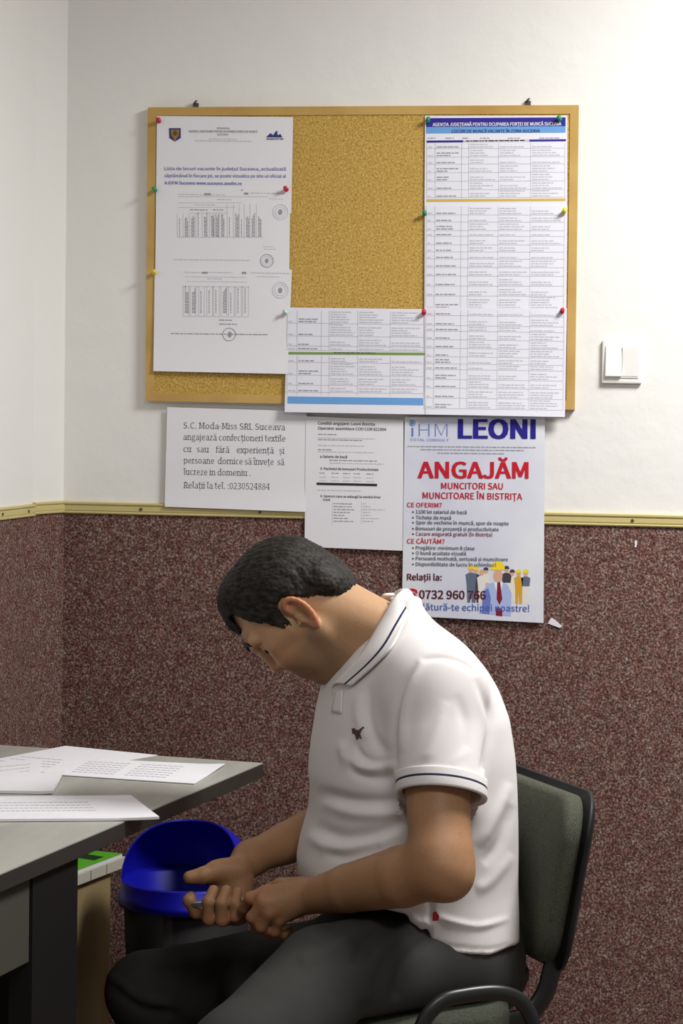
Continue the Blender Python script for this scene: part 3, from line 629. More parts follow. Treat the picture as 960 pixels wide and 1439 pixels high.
for f in (.15, .36):
    b = MB(); b.tube([L3(f, -.238, .436), L3(f, 0, .432), L3(f, .238, .436)], .009, M_blk, 12); setp(b.build('cross_bar'), root)

# ------------------------------------------------------------------ the seated man: distance-field modelling
def sub_(P, c): return P - np.asarray(c)
class Field:
    """implicit solid: ordered list of smooth unions (+), cuts (-) and clips (&)"""
    def __init__(s): s.ops = []
    def _a(s, op, fn, k): s.ops.append((op, fn, k)); return s
    def cap(s, a, b, ra, rb, k=.01, op='+'):
        a, b = np.asarray(a, float), np.asarray(b, float); ba = b-a; L = max(ba @ ba, 1e-12)
        def fn(P):
            d = P-a; t = np.clip((d @ ba)/L, 0, 1); return np.linalg.norm(d - t[:, None]*ba, axis=1) - (ra + (rb-ra)*t)
        return s._a(op, fn, k)
    def chain(s, pts, rs, k=.01, op='+'):
        for i in range(len(pts)-1): s.cap(pts[i], pts[i+1], rs[i], rs[i+1], k if i == 0 else .004, op)
        return s
    def ell(s, c, r, R=None, k=.01, op='+'):
        c, r = np.asarray(c, float), np.asarray(r, float)
        def fn(P):
            q = P-c
            if R is not None: q = q @ R
            k0 = np.linalg.norm(q/r, axis=1); k1 = np.linalg.norm(q/(r*r), axis=1) + 1e-9
            return np.where(k0 < 1e-6, -r.min(), k0*(k0-1)/k1)
        return s._a(op, fn, k)
    def fn(s, f, k=.01, op='+'): return s._a(op, f, k)
    def ev(s, P, ops=None):
        d = np.full(len(P), 9.)
        for op, fn, k in (s.ops if ops is None else ops):
            e = fn(P)
            if op == '-': e = -e
            if k > 0:
                h = np.clip(.5 + .5*((d-e) if op == '+' else (e-d))/k, 0, 1)
                d = (d*(1-h) + e*h - k*h*(1-h)) if op == '+' else (d*(1-h) + e*h + k*h*(1-h))
            else: d = np.minimum(d, e) if op == '+' else np.maximum(d, e)
        return d
    def mesh(s, lo, hi, h, B=16):
        lo = np.asarray(lo, float); n = (np.ceil((np.asarray(hi)-lo)/h/B).astype(int))*B
        D = np.full(n + 1, .5, np.float32)
        g = np.arange(B+1); loc = np.stack(np.meshgrid(g, g, g, indexing='ij'), -1).reshape(-1, 3)
        nb = n//B; bi = np.stack(np.meshgrid(*[np.arange(k) for k in nb], indexing='ij'), -1).reshape(-1, 3)
        cen = lo + (bi*B + B/2)*h; dc = s.ev(cen); hd = h*B*math.sqrt(3)/2
        dist = np.stack([fn(cen) for _, fn, _ in s.ops], 1)
        for b_, c_, d_, row in zip(bi, cen, dc, dist):
            sl = tuple(slice(b_[a]*B, b_[a]*B+B+1) for a in range(3))
            if abs(d_) > hd*1.7 + .012: D[sl] = d_; continue
            ops = [o for o, e in zip(s.ops, row) if (e < hd*1.6 + o[2]*1.2 + .003 if o[0] in '+-' else e > -(hd*1.6 + o[2]*1.2 + .003))]
            if not any(o[0] == '+' for o in ops): D[sl] = abs(d_); continue
            D[sl] = s.ev(lo + (b_*B + loc)*h, ops).reshape(B+1, B+1, B+1)
        return nets(D, lo, h)
def nets(D, lo, h):
    S = D < 0
    def cnr(A, i, j, k): return A[i:A.shape[0]-1+i, j:A.shape[1]-1+j, k:A.shape[2]-1+k]
    tot = sum(cnr(S, i, j, k).astype(np.int8) for i in (0, 1) for j in (0, 1) for k in (0, 1))
    C_ = np.argwhere((tot > 0) & (tot < 8)); idx = np.full(tot.shape, -1, np.int32); idx[tuple(C_.T)] = np.arange(len(C_))
    acc = np.zeros((len(C_), 3)); cnt = np.zeros(len(C_)); cs = [(i, j, k) for i in (0, 1) for j in (0, 1) for k in (0, 1)]
    for a in cs:
        for ax in range(3):
            if a[ax] == 0:
                b = list(a); b[ax] = 1
                d0 = D[tuple((C_+a).T)].astype(float); d1 = D[tuple((C_+b).T)].astype(float); m = (d0 < 0) != (d1 < 0)
                t = np.where(m, d0/np.where(m, d0-d1, 1), 0); p = np.array(a, float) + np.zeros((len(C_), 3)); p[:, ax] += t
                acc[m] += p[m]; cnt[m] += 1
    V = lo + (C_ + acc/cnt[:, None])*h; Q = []
    for ax in range(3):
        o1, o2 = [(1, 2), (2, 0), (0, 1)][ax]
        a = [slice(None)]*3; b = [slice(None)]*3; a[ax] = slice(0, -1); b[ax] = slice(1, None)
        E = np.argwhere(S[tuple(a)] != S[tuple(b)]); E = E[(E[:, o1] > 0) & (E[:, o2] > 0)]
        e1 = np.zeros(3, int); e1[o1] = 1; e2 = np.zeros(3, int); e2[o2] = 1
        E = E[(E[:, o1] < idx.shape[o1]) & (E[:, o2] < idx.shape[o2])]
        q = np.stack([idx[tuple((E-e1-e2).T)], idx[tuple((E-e2).T)], idx[tuple(E.T)], idx[tuple((E-e1).T)]], 1)
        fl = S[tuple(E.T)]; q[~fl] = q[~fl][:, ::-1]; Q.append(q)
    Q = np.concatenate(Q); return V, Q[(Q >= 0).all(1)]
def smooth(V, Q, it=1, lam=.5):
    for _ in range(it):
        s = np.zeros_like(V); c = np.zeros(len(V))
        for a in range(4):
            for b in ((a+1) % 4, (a+3) % 4): np.add.at(s, Q[:, a], V[Q[:, b]]); np.add.at(c, Q[:, a], 1)
        V = V*(1-lam) + lam*s/np.maximum(c, 1)[:, None]
    return V
def normals(V, Q):
    n = np.cross(V[Q[:, 2]]-V[Q[:, 0]], V[Q[:, 3]]-V[Q[:, 1]]); N = np.zeros_like(V)
    for a in range(4): np.add.at(N, Q[:, a], n)
    return N/np.maximum(np.linalg.norm(N, axis=1), 1e-12)[:, None]
def mesh_obj(name, V, Q, m, parent=None, col=None):
    me = bpy.data.meshes.new(name); me.vertices.add(len(V)); me.vertices.foreach_set('co', V.astype(np.float32).ravel())
    me.loops.add(Q.size); me.loops.foreach_set('vertex_index', Q.astype(np.int32).ravel()); me.polygons.add(len(Q)); me.polygons.foreach_set('loop_start', np.arange(0, Q.size, 4, dtype=np.int32))
    me.polygons.foreach_set('use_smooth', np.ones(len(Q), bool)); me.materials.append(m); me.update(calc_edges=True); me.validate()
    if col is not None:
        a = me.color_attributes.new('tone', 'FLOAT_COLOR', 'POINT'); a.data.foreach_set('color', np.concatenate([col, np.ones((len(V), 1))], 1).astype(np.float32).ravel())
    o = bpy.data.objects.new(name, me); COL.objects.link(o)
    if parent: o.parent = parent
    return o
def march(f, px, py, t0=2.8, t1=4.4):
    """first point of a solid seen through a photo position"""
    d = ray(px, py); t = np.arange(t0, t1, .004); P = CAM + t[:, None]*d; v = f.ev(P); i = np.argmax(v < 0)
    if v[i] >= 0: return None
    a, b = t[i-1], t[i]
    for _ in range(12):
        c = (a+b)/2
        if f.ev((CAM + c*d)[None])[0] < 0: b = c
        else: a = c
    return CAM + b*d

Y0 = -1.0
PH = math.radians(25); FD = np.array([-math.cos(PH), -math.sin(PH), 0]); LD = np.array([math.sin(PH), -math.cos(PH), 0])
# ---- torso under the shirt: front and back of the profile row by row (photo rows), half width in metres
ROWS = [(838, 552, 576, .055), (850, 540, 586, .072), (870, 520, 606, .106), (900, 494, 647, .156), (930, 473, 674, .190), (960, 459, 692, .205), (1000, 449, 707, .212), (1050, 441, 715, .215), (1088, 437, 718, .215), (1115, 440, 719, .215),
        (1145, 437, 720, .213), (1180, 426, 721, .212), (1210, 420, 721, .212), (1235, 423, 721, .210), (1270, 437, 722, .208), (1300, 455, 722, .206), (1345, 470, 720, .205), (1400, 490, 716, .20)]
tz, tcx, tcy, ta, tb_ = [], [], [], [], []
for y, f, bk, w in ROWS:
    c = at((f+bk)/2, y, Y0); E = (bk-f)/2/855.
    pv = PH - .165; a = math.sqrt(max(E*E - (w*math.sin(pv))**2, .0006))/math.cos(pv)
    tz.append(c[2]); tcx.append(c[0]); tcy.append(c[1]); ta.append(a); tb_.append(w)
o_ = np.argsort(tz); tz = np.array(tz)[o_]; zz = np.linspace(tz[0], tz[-1], 400)
def sm(v):
    y = np.interp(zz, tz, np.array(v)[o_]); k = np.exp(-np.linspace(-2, 2, 25)**2); k /= k.sum(); return np.convolve(np.pad(y, 12, 'edge'), k, 'valid')
tcx, tcy, ta, tb_ = sm(tcx), sm(tcy), sm(ta), sm(tb_)
def torso(off):
    def fn(P):
        z = P[:, 2]; cx, cy, a, b = [np.interp(z, zz, v) for v in (tcx, tcy, ta, tb_)]
        dx, dy = P[:, 0]-cx, P[:, 1]-cy; u = (dx*FD[0]+dy*FD[1])/a; v = (dx*LD[0]+dy*LD[1])/b; n = 2.25
        q = (np.abs(u)**n + np.abs(v)**n)**(1/n); d = (q-1)*np.minimum(a, b)*.92 - off
        return np.maximum(d, np.maximum(z-zz[-1]-off, zz[0]-z))
    return fn
# ---- joints (photo position and distance from the wall)
SHL, ELL_, WRL = at(610, 968, -1.165), at(620, 1220, -1.285), at(436, 1260, -1.150)
SHR, ELR, WRR = at(548, 950, -.80), at(508, 1140, -.78), at(352, 1206, -1.005)
HEM = at(621, 1119, -1.165 - .12*(1119-968)/250)
# ---- head frame: pitched forward, looking down at the hands
AL = math.radians(4); hh_ = np.array([-math.cos(AL), -math.sin(AL), 0]); HYL = np.array([math.sin(AL), -math.cos(AL), 0])
th = math.radians(55); HX = hh_*math.cos(th) - np.array([0, 0, math.sin(th)]); HZ = hh_*math.sin(th) + np.array([0, 0, math.cos(th)])
HO = at(425, 857, Y0)
def hp(x, y, z): return HO + HX*x + HYL*y + HZ*z
HR = np.stack([HX, HYL, HZ], 1)
def rotl(ax, ang): return HR @ np.array(Matrix.Rotation(ang, 3, ax))
def hloc(P): return (P - HO) @ HR

body = Field()
body.ell(hp(-.002, 0, .045), (.095, .076, .082), HR, .0)
body.ell(hp(.041, 0, -.012), (.050, .059, .076), HR, .02)
for s_ in (1, -1):
    body.cap(hp(.002, .054*s_, -.048), hp(.053, .017*s_, -.087), .022, .019, .022)
    body.cap(hp(.062, .046*s_, .000), hp(.030, .060*s_, -.002), .019, .016, .02)
    body.cap(hp(.070, .032*s_, -.030), hp(.050, .040*s_, -.055), .020, .020, .02)
body.ell(hp(.063, 0, -.087), (.020, .026, .019), HR, .016)
body.ell(hp(.071, 0, -.052), (.022, .030, .026), HR, .014)
for s_ in (1, -1):
    body.ell(hp(.097, .031*s_, .012), (.018, .018, .012), HR, .012, '-')
    body.cap(hp(.082, .046*s_, .034), hp(.092, .012*s_, .032), .010, .012, .012)
    body.ell(hp(.0745, .031*s_, .012), (.0135, .0155, .0125), HR, .004)
    body.cap(hp(.085, .021*s_, .007), hp(.0805, .043*s_, .008), .0030, .0026, .003)
body.chain([hp(.090, 0, .030), hp(.096, 0, .006), hp(.099, 0, -.017)], [.0085, .0088, .0110], .010)
body.ell(hp(.0985, 0, -.021), (.0115, .0120, .0100), HR, .006)
for s_ in (1, -1):
    body.ell(hp(.088, .0135*s_, -.024), (.012, .0075, .009), HR, .005)
    body.ell(hp(.0925, .0085*s_, -.0312), (.007, .0042, .005), HR, .002, '-')
body.ell(hp(.0815, 0, -.0475), (.010, .023, .0060), HR, .006)
body.ell(hp(.0790, 0, -.0590), (.010, .021, .0068), HR, .006)
body.cap(hp(.0915, .016, -.0535), hp(.0915, -.016, -.0535), .0018, .0018, .002, '-')
body.cap(hp(.078, .030, -.0545), hp(.086, .018, -.0535), .0016, .0020, .002, '-'); body.cap(hp(.078, -.030, -.0545), hp(.086, -.018, -.0535), .0016, .0020, .002, '-')
# ears
for s_ in (1, -1):
    e0 = np.array([-.008, .079*s_, -.004])
    Re = rotl('Z', s_*math.radians(-24)) if s_ > 0 else rotl('Z', math.radians(24))
    def ep(x, y, z): return HO + HR @ e0 + Re @ np.array([x, y*s_, z])
    body.ell(ep(0, 0, 0), (.0175, .0065, .031), Re, .004)
    body.ell(ep(.002, .008, -.003), (.0100, .0105, .0165), Re, .003, '-')
    body.ell(ep(-.006, .0065, .013), (.006, .004, .010), Re, .003, '-')
    pts = cr([(.010, .004, .012), (.009, .007, .025), (-.002, .008, .032), (-.014, .008, .024), (-.0185, .007, .006), (-.014, .006, -.012), (-.004, .004, -.026)], 2)
    body.chain([ep(*p) for p in pts], [.0037]*len(pts), .002)
    body.ell(ep(.003, .002, -.027), (.0085, .0055, .0085), Re, .004)
    body.cap(ep(.011, .003, -.004), ep(.010, .004, -.010), .004, .004, .004)
# neck and hidden torso core
NB = at(556, 908, Y0)
body.cap(hp(-.028, 0, -.014), NB, .055, .058, .03)
body.cap(hp(.012, 0, -.045), at(512, 925, Y0), .046, .058, .03)
body.cap(hp(-.030, .022, -.02), at(552, 892, -1.03), .038, .042, .02)
body.cap(hp(.000, .055, -.035), at(500, 935, -1.03), .013, .016, .016)
body.chain([at(572, 950, Y0), at(580, 1080, Y0), at(600, 1200, Y0)], [.07, .10, .09], .03)
# arms
def armpath(S, E, Wr, rs):
    body.chain([S, S*.45+E*.55, E*.92+S*.08], [rs[0], rs[1], rs[2]], .02)
    body.cap(E*.92+S*.08, E, rs[2], rs[2]*.93, .012)
    body.chain([E, E*.72+Wr*.28, E*.3+Wr*.7, Wr], [rs[3], rs[4], rs[5], rs[6]], .02)
armpath(SHL, ELL_, WRL, (.055, .050, .047, .044, .0475, .038, .0275))
armpath(SHR, ELR, WRR, (.052, .048, .044, .042, .044, .035, .0265))
body.cap(SHL, at(575, 975, -1.05), .05, .065, .03); body.cap(SHR, at(570, 975, -.95), .05, .065, .03)
el = at(634, 1234, -1.285); body.ell(el, (.024, .024, .026), None, .03)
# near (left) hand: back of the hand to the camera, finger and thumb pinching the pen
def A(x, y, d): return at(x, y, d)
KL = [A(374, 1254, -1.158), A(371, 1268, -1.172), A(378, 1282, -1.172), A(392, 1292, -1.160)]        # knuckles: index, middle, ring, little
for i, kp in enumerate(KL):
    body.chain([A(428, 1252+3.5*i, -1.148), kp], [.0165, .0112 - .0008*(i == 3)], .014)
body.ell(A(404, 1268, -1.142), (.030, .020, .027), None, .015)
fi = [([KL[0], A(352, 1262, -1.160), A(343, 1276, -1.142), A(338, 1284, -1.124)], [.0108, .0098, .0088, .0078]),
      ([KL[1], A(355, 1289, -1.168), A(362, 1305, -1.145), A(376, 1306, -1.125)], [.0110, .0100, .0090, .0080]),
      ([KL[2], A(367, 1302, -1.165), A(378, 1312, -1.142), A(391, 1306, -1.124)], [.0106, .0097, .0088, .0078]),
      ([KL[3], A(386, 1309, -1.154), A(396, 1314, -1.135), A(405, 1306, -1.120)], [.0098, .0088, .0080, .0072])]
for p, r in fi: body.chain(p, r, .006)
body.chain([A(425, 1246, -1.130), A(395, 1246, -1.110), A(366, 1258, -1.098), A(345, 1272, -1.104)], [.0165, .0145, .0115, .0092], .012)
for a in ((0, 1), (1, 2)): body.cap(A(424, 1258+4*a[0], -1.163), KL[a[0]+0]*.8+KL[a[1]]*.2 + np.array([0, -.005, 0]), .0020, .0022, .004)
# far (right) hand: palm up, fingers curled back round the pen, thumb stretched along the top
body.cap(WRR, A(330, 1230, -1.045), .026, .024, .02)
body.ell(A(322, 1252, -1.055), (.034, .020, .034), None, .016)
body.cap(A(334, 1222, -1.052), A(304, 1224, -1.066), .0215, .0170, .014)
body.chain([A(312, 1223, -1.062), A(286, 1230, -1.084), A(266, 1233, -1.094)], [.0165, .0138, .0105], .010)
KR = [A(312, 1284, -1.085), A(322, 1289, -1.088), A(333, 1290, -1.084), A(343, 1286, -1.076)]
for kp in KR: body.cap(A(338, 1240, -1.05), kp, .016, .0118, .012)
fr_ = [([KR[0], A(276, 1282, -1.098), A(266, 1266, -1.106), A(268, 1260, -1.092)], [.0112, .0106, .0104, .0092]),
       ([KR[1], A(294, 1291, -1.122), A(293, 1268, -1.126), A(300, 1251, -1.112)], [.0112, .0110, .0100, .0088]),
       ([KR[2], A(312, 1293, -1.128), A(311, 1270, -1.132), A(318, 1251, -1.116)], [.0110, .0106, .0097, .0086]),
       ([KR[3], A(330, 1288, -1.124), A(330, 1270, -1.126), A(334, 1253, -1.110)], [.0100, .0094, .0086, .0076])]
for p, r in fr_: body.chain(p, r, .004)
bV, bQ = body.mesh((-.32, -1.36, .44), (.50, -.66, 1.26), .0024)
bV = smooth(bV, bQ, 1, .5)
# keep the pieces that are one body
L_ = hloc(bV); bN = normals(bV, bQ)
skin = np.array(lin((184, 144, 108))); colr = np.tile(skin, (len(bV), 1))
def blend(mask, c): global colr; c = np.array(lin(c)); colr = colr*(1-mask[:, None]) + c*mask[:, None]
def gs(d, w): return np.exp(-(d/w)**2)
inhead = (np.linalg.norm(L_ - np.array([.02, 0, 0]), axis=1) < .17)
armz = ~inhead
blend(.7*armz, (150, 108, 76))
nz = rng.normal(0, .03, len(bV)); colr *= (1+nz)[:, None]
x, y, z = L_.T
neckback = inhead & (x < -.02)
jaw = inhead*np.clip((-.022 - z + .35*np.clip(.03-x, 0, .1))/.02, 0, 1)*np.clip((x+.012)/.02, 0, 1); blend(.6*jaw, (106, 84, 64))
lips = inhead*gs(np.hypot((z+.0535)/.011, y/.026), 1.)*(x > .074); blend(.6*lips, (156, 92, 82))
ear = inhead*np.clip((np.abs(y)-.079)/.006, 0, 1)*(np.abs(x+.006) < .03); blend(.5*ear, (206, 118, 92))
chk = inhead*gs(np.linalg.norm(L_-np.array([.07, .045, -.015]), axis=1), .028); blend(.3*chk, (184, 112, 84))
nos = inhead*gs(np.linalg.norm(L_-np.array([.105, 0, -.02]), axis=1), .018); blend(.4*nos, (202, 120, 96))
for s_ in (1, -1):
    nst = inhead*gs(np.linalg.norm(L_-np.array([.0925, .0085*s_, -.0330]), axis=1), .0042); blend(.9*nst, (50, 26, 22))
    ey = inhead*gs(np.hypot(z-.012, np.abs(y)-.031), .017)*(x > .06); blend(.30*ey, (120, 82, 62))
for kp in KL + [p[1] for p, r in fr_] + [p[1] for p, r in fi]:
    blend(.35*gs(np.linalg.norm(bV-kp, axis=1), .013), (190, 104, 80))
for p, r in fr_ + fi: blend(.4*gs(np.linalg.norm(bV-p[-1], axis=1), .010), (206, 140, 112))
M_skin = bpy.data.materials.new('skin'); M_skin.use_nodes = True; nt = M_skin.node_tree; pb = nt.nodes['Principled BSDF']
at_ = nt.nodes.new('ShaderNodeAttribute'); at_.attribute_name = 'tone'; nt.links.new(at_.outputs['Color'], pb.inputs['Base Color'])
pb.inputs['Roughness'].default_value = .5; pb.inputs['Specular IOR Level'].default_value = .35; pb.inputs['Subsurface Weight'].default_value = .12; pb.inputs['Subsurface Radius'].default_value = (.008, .003, .0015); pb.inputs['Subsurface Scale'].default_value = .6
tc = nt.nodes.new('ShaderNodeTexCoord'); nn = nt.nodes.new('ShaderNodeTexNoise'); nn.inputs['Scale'].default_value = 420; nt.links.new(tc.outputs['Object'], nn.inputs['Vector'])
bp = nt.nodes.new('ShaderNodeBump'); bp.inputs['Strength'].default_value = .25; bp.inputs['Distance'].default_value = .0008; nt.links.new(nn.outputs['Fac'], bp.inputs['Height']); nt.links.new(bp.outputs[0], pb.inputs['Normal'])
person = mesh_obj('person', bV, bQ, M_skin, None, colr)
tag(person, 'seated man in a white polo shirt bending over a pen held in both hands', 'person')

# ---- hair, brows and lashes
HL = [(-.115, -.060), (-.092, -.062), (-.080, -.057), (-.052, -.044), (-.043, -.036), (-.036, -.024), (-.030, -.004), (-.022, .018), (-.006, .036), (.008, .034), (.014, .022), (.018, -.006), (.024, -.016), (.034, -.012), (.038, .016), (.044, .034), (.052, .042), (.060, .062), (.066, .084), (.076, .088), (.0805, .070), (.083, .058), (.100, .058)]
hlx, hlz = np.array(HL).T
hair = Field()
hair.ell(hp(-.001, 0, .045), (.0995, .0820, .0885), HR, .0)
hair.ell(hp(-.064, 0, -.004), (.038, .070, .056), HR, .02)
hair.ell(hp(.040, 0, .096), (.045, .060, .035), HR, .02)
hair.cap(hp(.078, -.034, .078), hp(.080, .030, .078), .0125, .0125, .012)
hair.ell(hp(.028, .0690, .008), (.012, .0075, .026), HR, .01); hair.ell(hp(.028, -.0690, .008), (.012, .0075, .026), HR, .01)
def hcut(P):
    l = hloc(P); return (np.interp(l[:, 0], hlx, hlz) - l[:, 2])*.75
hair.fn(hcut, .007, '&')
hV, hQ = hair.mesh(HO + np.array([-.17, -.14, -.16]), HO + np.array([.17, .14, .17]), .0026)
hV = smooth(hV, hQ, 1, .4); hN = normals(hV, hQ); l = hloc(hV)
# locks run from the crown forward and down
sv = np.sin(l[:, 1]*420 + 3*np.sin(l[:, 0]*60)) * np.sin(l[:, 0]*260 + 2*np.sin(l[:, 2]*90 + l[:, 1]*50) + l[:, 1]*120)
hV = hV + hN*(.0008*sv + rng.normal(0, .00055, len(hV)))[:, None]
M_hair = bpy.data.materials.new('hair_dark'); M_hair.use_nodes = True; nt = M_hair.node_tree; pb = nt.nodes['Principled BSDF']; pb.inputs['Roughness'].default_value = .6; pb.inputs['Specular IOR Level'].default_value = .25
tc = nt.nodes.new('ShaderNodeTexCoord'); mp = nt.nodes.new('ShaderNodeMapping'); nt.links.new(tc.outputs['Object'], mp.inputs[0]); mp.inputs['Scale'].default_value = (60, 260, 150); mp.inputs['Rotation'].default_value = (0, .6, 0)
nn = nt.nodes.new('ShaderNodeTexNoise'); nn.inputs['Scale'].default_value = 1.; nn.inputs['Detail'].default_value = 4; nt.links.new(mp.outputs[0], nn.inputs['Vector'])
rr_ = nt.nodes.new('ShaderNodeValToRGB'); rr_.color_ramp.elements[0].position = .42; rr_.color_ramp.elements[1].position = .72; rr_.color_ramp.elements[0].color = rgba((22, 19, 17)); rr_.color_ramp.elements[1].color = rgba((58, 52, 46))
nt.links.new(nn.outputs['Fac'], rr_.inputs[0]); nt.links.new(rr_.outputs[0], pb.inputs['Base Color'])
bp = nt.nodes.new('ShaderNodeBump'); bp.inputs['Strength'].default_value = .5; bp.inputs['Distance'].default_value = .0015; nt.links.new(nn.outputs['Fac'], bp.inputs['Height']); nt.links.new(bp.outputs[0], pb.inputs['Normal'])
MATS['hair'] = M_hair
mesh_obj('hair', hV, hQ, M_hair, person)
M_lash = mat('lash_dark', (28, 22, 20), .7)
from mathutils.bvhtree import BVHTree
bvb = BVHTree.FromPolygons([Vector(v) for v in bV], [tuple(q) for q in bQ.tolist()])
def onface(y, z, lift):
    p = bvb.ray_cast(Vector(hp(.2, y, z)), Vector(-HX)); return np.array(p[0]) + np.array(p[1])*lift
for s_ in (1, -1):
    b = MB(); pts = cr([onface(.012*s_, .0335, .001), onface(.022*s_, .037, .0015), onface(.034*s_, .0385, .0015), onface(.050*s_, .0335, .0005)], 5)
    b.tube(pts, [.0014+.0016*math.sin(PI*min(1, .25+.75*i/(len(pts)-1))) for i in range(len(pts))], M_lash, 8, rx=.0052, up=tuple(HX)); b.build('eyebrow', person)
    b = MB(); pts = cr([onface(.0185*s_, .0075, .0006), onface(.026*s_, .0050, .0010), onface(.035*s_, .0048, .0010), onface(.0440*s_, .0075, .0006)], 5)
    b.tube(pts, .0018, M_lash, 6, rx=.0026, up=tuple(HX)); b.build('eyelashes', person)

# ---- polo shirt
shirt = Field()
shirt.fn(torso(0.), .0)
shirt.cap(SHL, HEM, .074, .0665, .035)
sh_in = at(586, 957, -1.07); shirt.cap(sh_in, SHL, .080, .074, .03)
shirt.cap(at(578, 950, -.93), SHR, .080, .076, .03); shirt.cap(SHR, SHR*.42+ELR*.58, .076, .066, .03)
adir = (ELL_-SHL)/np.linalg.norm(ELL_-SHL)
tilt = np.array([.10, 0, .0]); hn = adir + np.array([-.11, 0, 0]); hn /= np.linalg.norm(hn)
# the arm below the hem plane: only the sleeve is clipped, so clip a capsule-shaped zone
def sleevecut(P):
    d = P-HEM; t = d @ hn; rad = np.linalg.norm(d - np.outer(d @ adir, adir), axis=1)
    return np.maximum(np.maximum(-t, rad-.0705), t-.085)
shirt.fn(sleevecut, .002, '-')
shirt.cap(HEM - adir*.03, HEM + adir*.05, .060, .060, .002, '-')
# the trunk behind the removed zone is put back
shirt.fn(torso(-.0005), .006)
# bottom hem: front panel, side vent, longer back panel
hemz = [(at(x_, y_, Y0-.19)[0], at(x_, y_, Y0-.19)[2]) for x_, y_ in ((300, 1225), (425, 1236), (470, 1262), (570, 1284), (590, 1308), (602, 1303), (604.5, 1328), (640, 1340), (690, 1344), (722, 1334), (800, 1325))]
hx_, hz_ = np.array(hemz).T
def hemcut(P): 
    return (np.interp(P[:, 0] + .15*(P[:, 1]-Y0+.19), hx_, hz_) - .2*(P[:, 1]-Y0+.19) - P[:, 2])*.9
shirt.fn(hemcut, .003, '&')
BPC = np.array([.440, -.915, .657]); BPF = np.array([-math.cos(math.radians(30))*math.cos(math.radians(9)), -.5*math.cos(math.radians(9)), math.sin(math.radians(9))])
def padcut(P):                                    # the back rests against the chair pad
    d = P - BPC; return np.maximum(d @ BPF - .027, np.abs(d[:, 2]) - .16)
shirt.fn(padcut, .012, '-')
# neck opening
shirt.cap(hp(-.02, 0, -.02), at(545, 876, Y0), .054, .048, .004, '-')
sV, sQ = shirt.mesh((-.16, -1.30, .50), (.56, -.66, 1.20), .0036)
sV = smooth(sV, sQ, 2, .5)
sN = normals(sV, sQ)
# folds in the knit: polylines in photo positions, height, width
FOLDS = [([(590, 928), (566, 965), (556, 1010), (553, 1060), (560, 1100)], -.0050, 5), ([(597, 926), (575, 968), (567, 1012), (566, 1060)], .0040, 7),
         ([(590, 928), (620, 924), (650, 932), (672, 950)], -.0028, 4),
         ([(478, 1040), (490, 1068), (515, 1080), (556, 1072)], .0060, 8), ([(484, 1052), (500, 1083), (530, 1094), (560, 1088)], -.0050, 7), ([(497, 1040), (508, 1062), (530, 1072), (553, 1066)], -.0036, 5),
         ([(445, 1112), (490, 1125), (540, 1128), (572, 1122)], -.0065, 9), ([(450, 1126), (500, 1142), (550, 1142), (574, 1134)], .0050, 9),
         ([(440, 1160), (480, 1176), (530, 1172), (572, 1152)], -.0060, 9), ([(430, 1172), (470, 1192), (520, 1186), (570, 1166)], .0050, 9), ([(455, 1196), (490, 1203), (535, 1184)], -.0030, 8),
         ([(520, 960), (517, 1000), (528, 1040), (548, 1062)], -.0034, 7), ([(506, 975), (504, 1005), (514, 1040)], .0030, 8),
         ([(668, 950), (690, 1010), (684, 1060), (676, 1100)], -.0045, 6), ([(640, 975), (655, 1020), (650, 1060), (628, 1092)], -.0022, 8), ([(628, 985), (610, 1040), (588, 1085)], .0022, 9), ([(660, 1050), (632, 1080), (600, 1098)], .0024, 7),
         ([(716, 1100), (695, 1150), (672, 1190)], .0032, 8), ([(719, 1130), (704, 1180), (680, 1215)], -.0030, 8), ([(720, 1200), (690, 1238), (668, 1250)], .0024, 8),
         ([(614, 1288), (640, 1296), (675, 1301), (718, 1290)], .0030, 4), ([(604, 1322), (640, 1331), (690, 1334), (720, 1325)], -.0016, 2.5), ([(575, 1288), (592, 1296), (602, 1292)], .0034, 5), ([(600, 1250), (606, 1275), (603, 1300)], -.0024, 4)]
spx, spy = proj(sV); vis = ((sV - CAM)*sN).sum(1) < 0
disp = np.zeros(len(sV)); SP = np.stack([spx, spy], 1)
for pts, amp, wid in FOLDS:
    q = cr(pts, 6); dm = np.full(len(sV), 1e9); tt = np.zeros(len(sV)); n_ = len(q)-1
    for i in range(n_):
        a, c = q[i], q[i+1]; ba = c-a; t = np.clip(((SP-a) @ ba)/(ba @ ba), 0, 1); dd = np.hypot(*(SP-a-t[:, None]*ba).T)
        m_ = dd < dm; dm[m_] = dd[m_]; tt[m_] = (i+t[m_])/n_
    disp += 1.3*amp*np.exp(-(dm/wid)**2)*np.clip(4*tt*(1-tt)*1.3, 0, 1)
hd_ = sV - HEM; ht = hd_ @ hn; hr = np.linalg.norm(hd_ - np.outer(hd_ @ adir, adir), axis=1)
disp *= 1 - np.clip((ht+.045)/.015, 0, 1)*(hr < .074)*(ht < .01)
sV = sV + sN*(disp*vis)[:, None]; sV = smooth(sV, sQ, 1, .4)
M_shirt = mat('polo_white', (224, 219, 218), .85, bump=(900, .18, .0006)); M_stripe = mat('polo_navy', (36, 40, 72), .8)
polo = mesh_obj('polo_shirt', sV, sQ, M_shirt, person)
shF = shirt
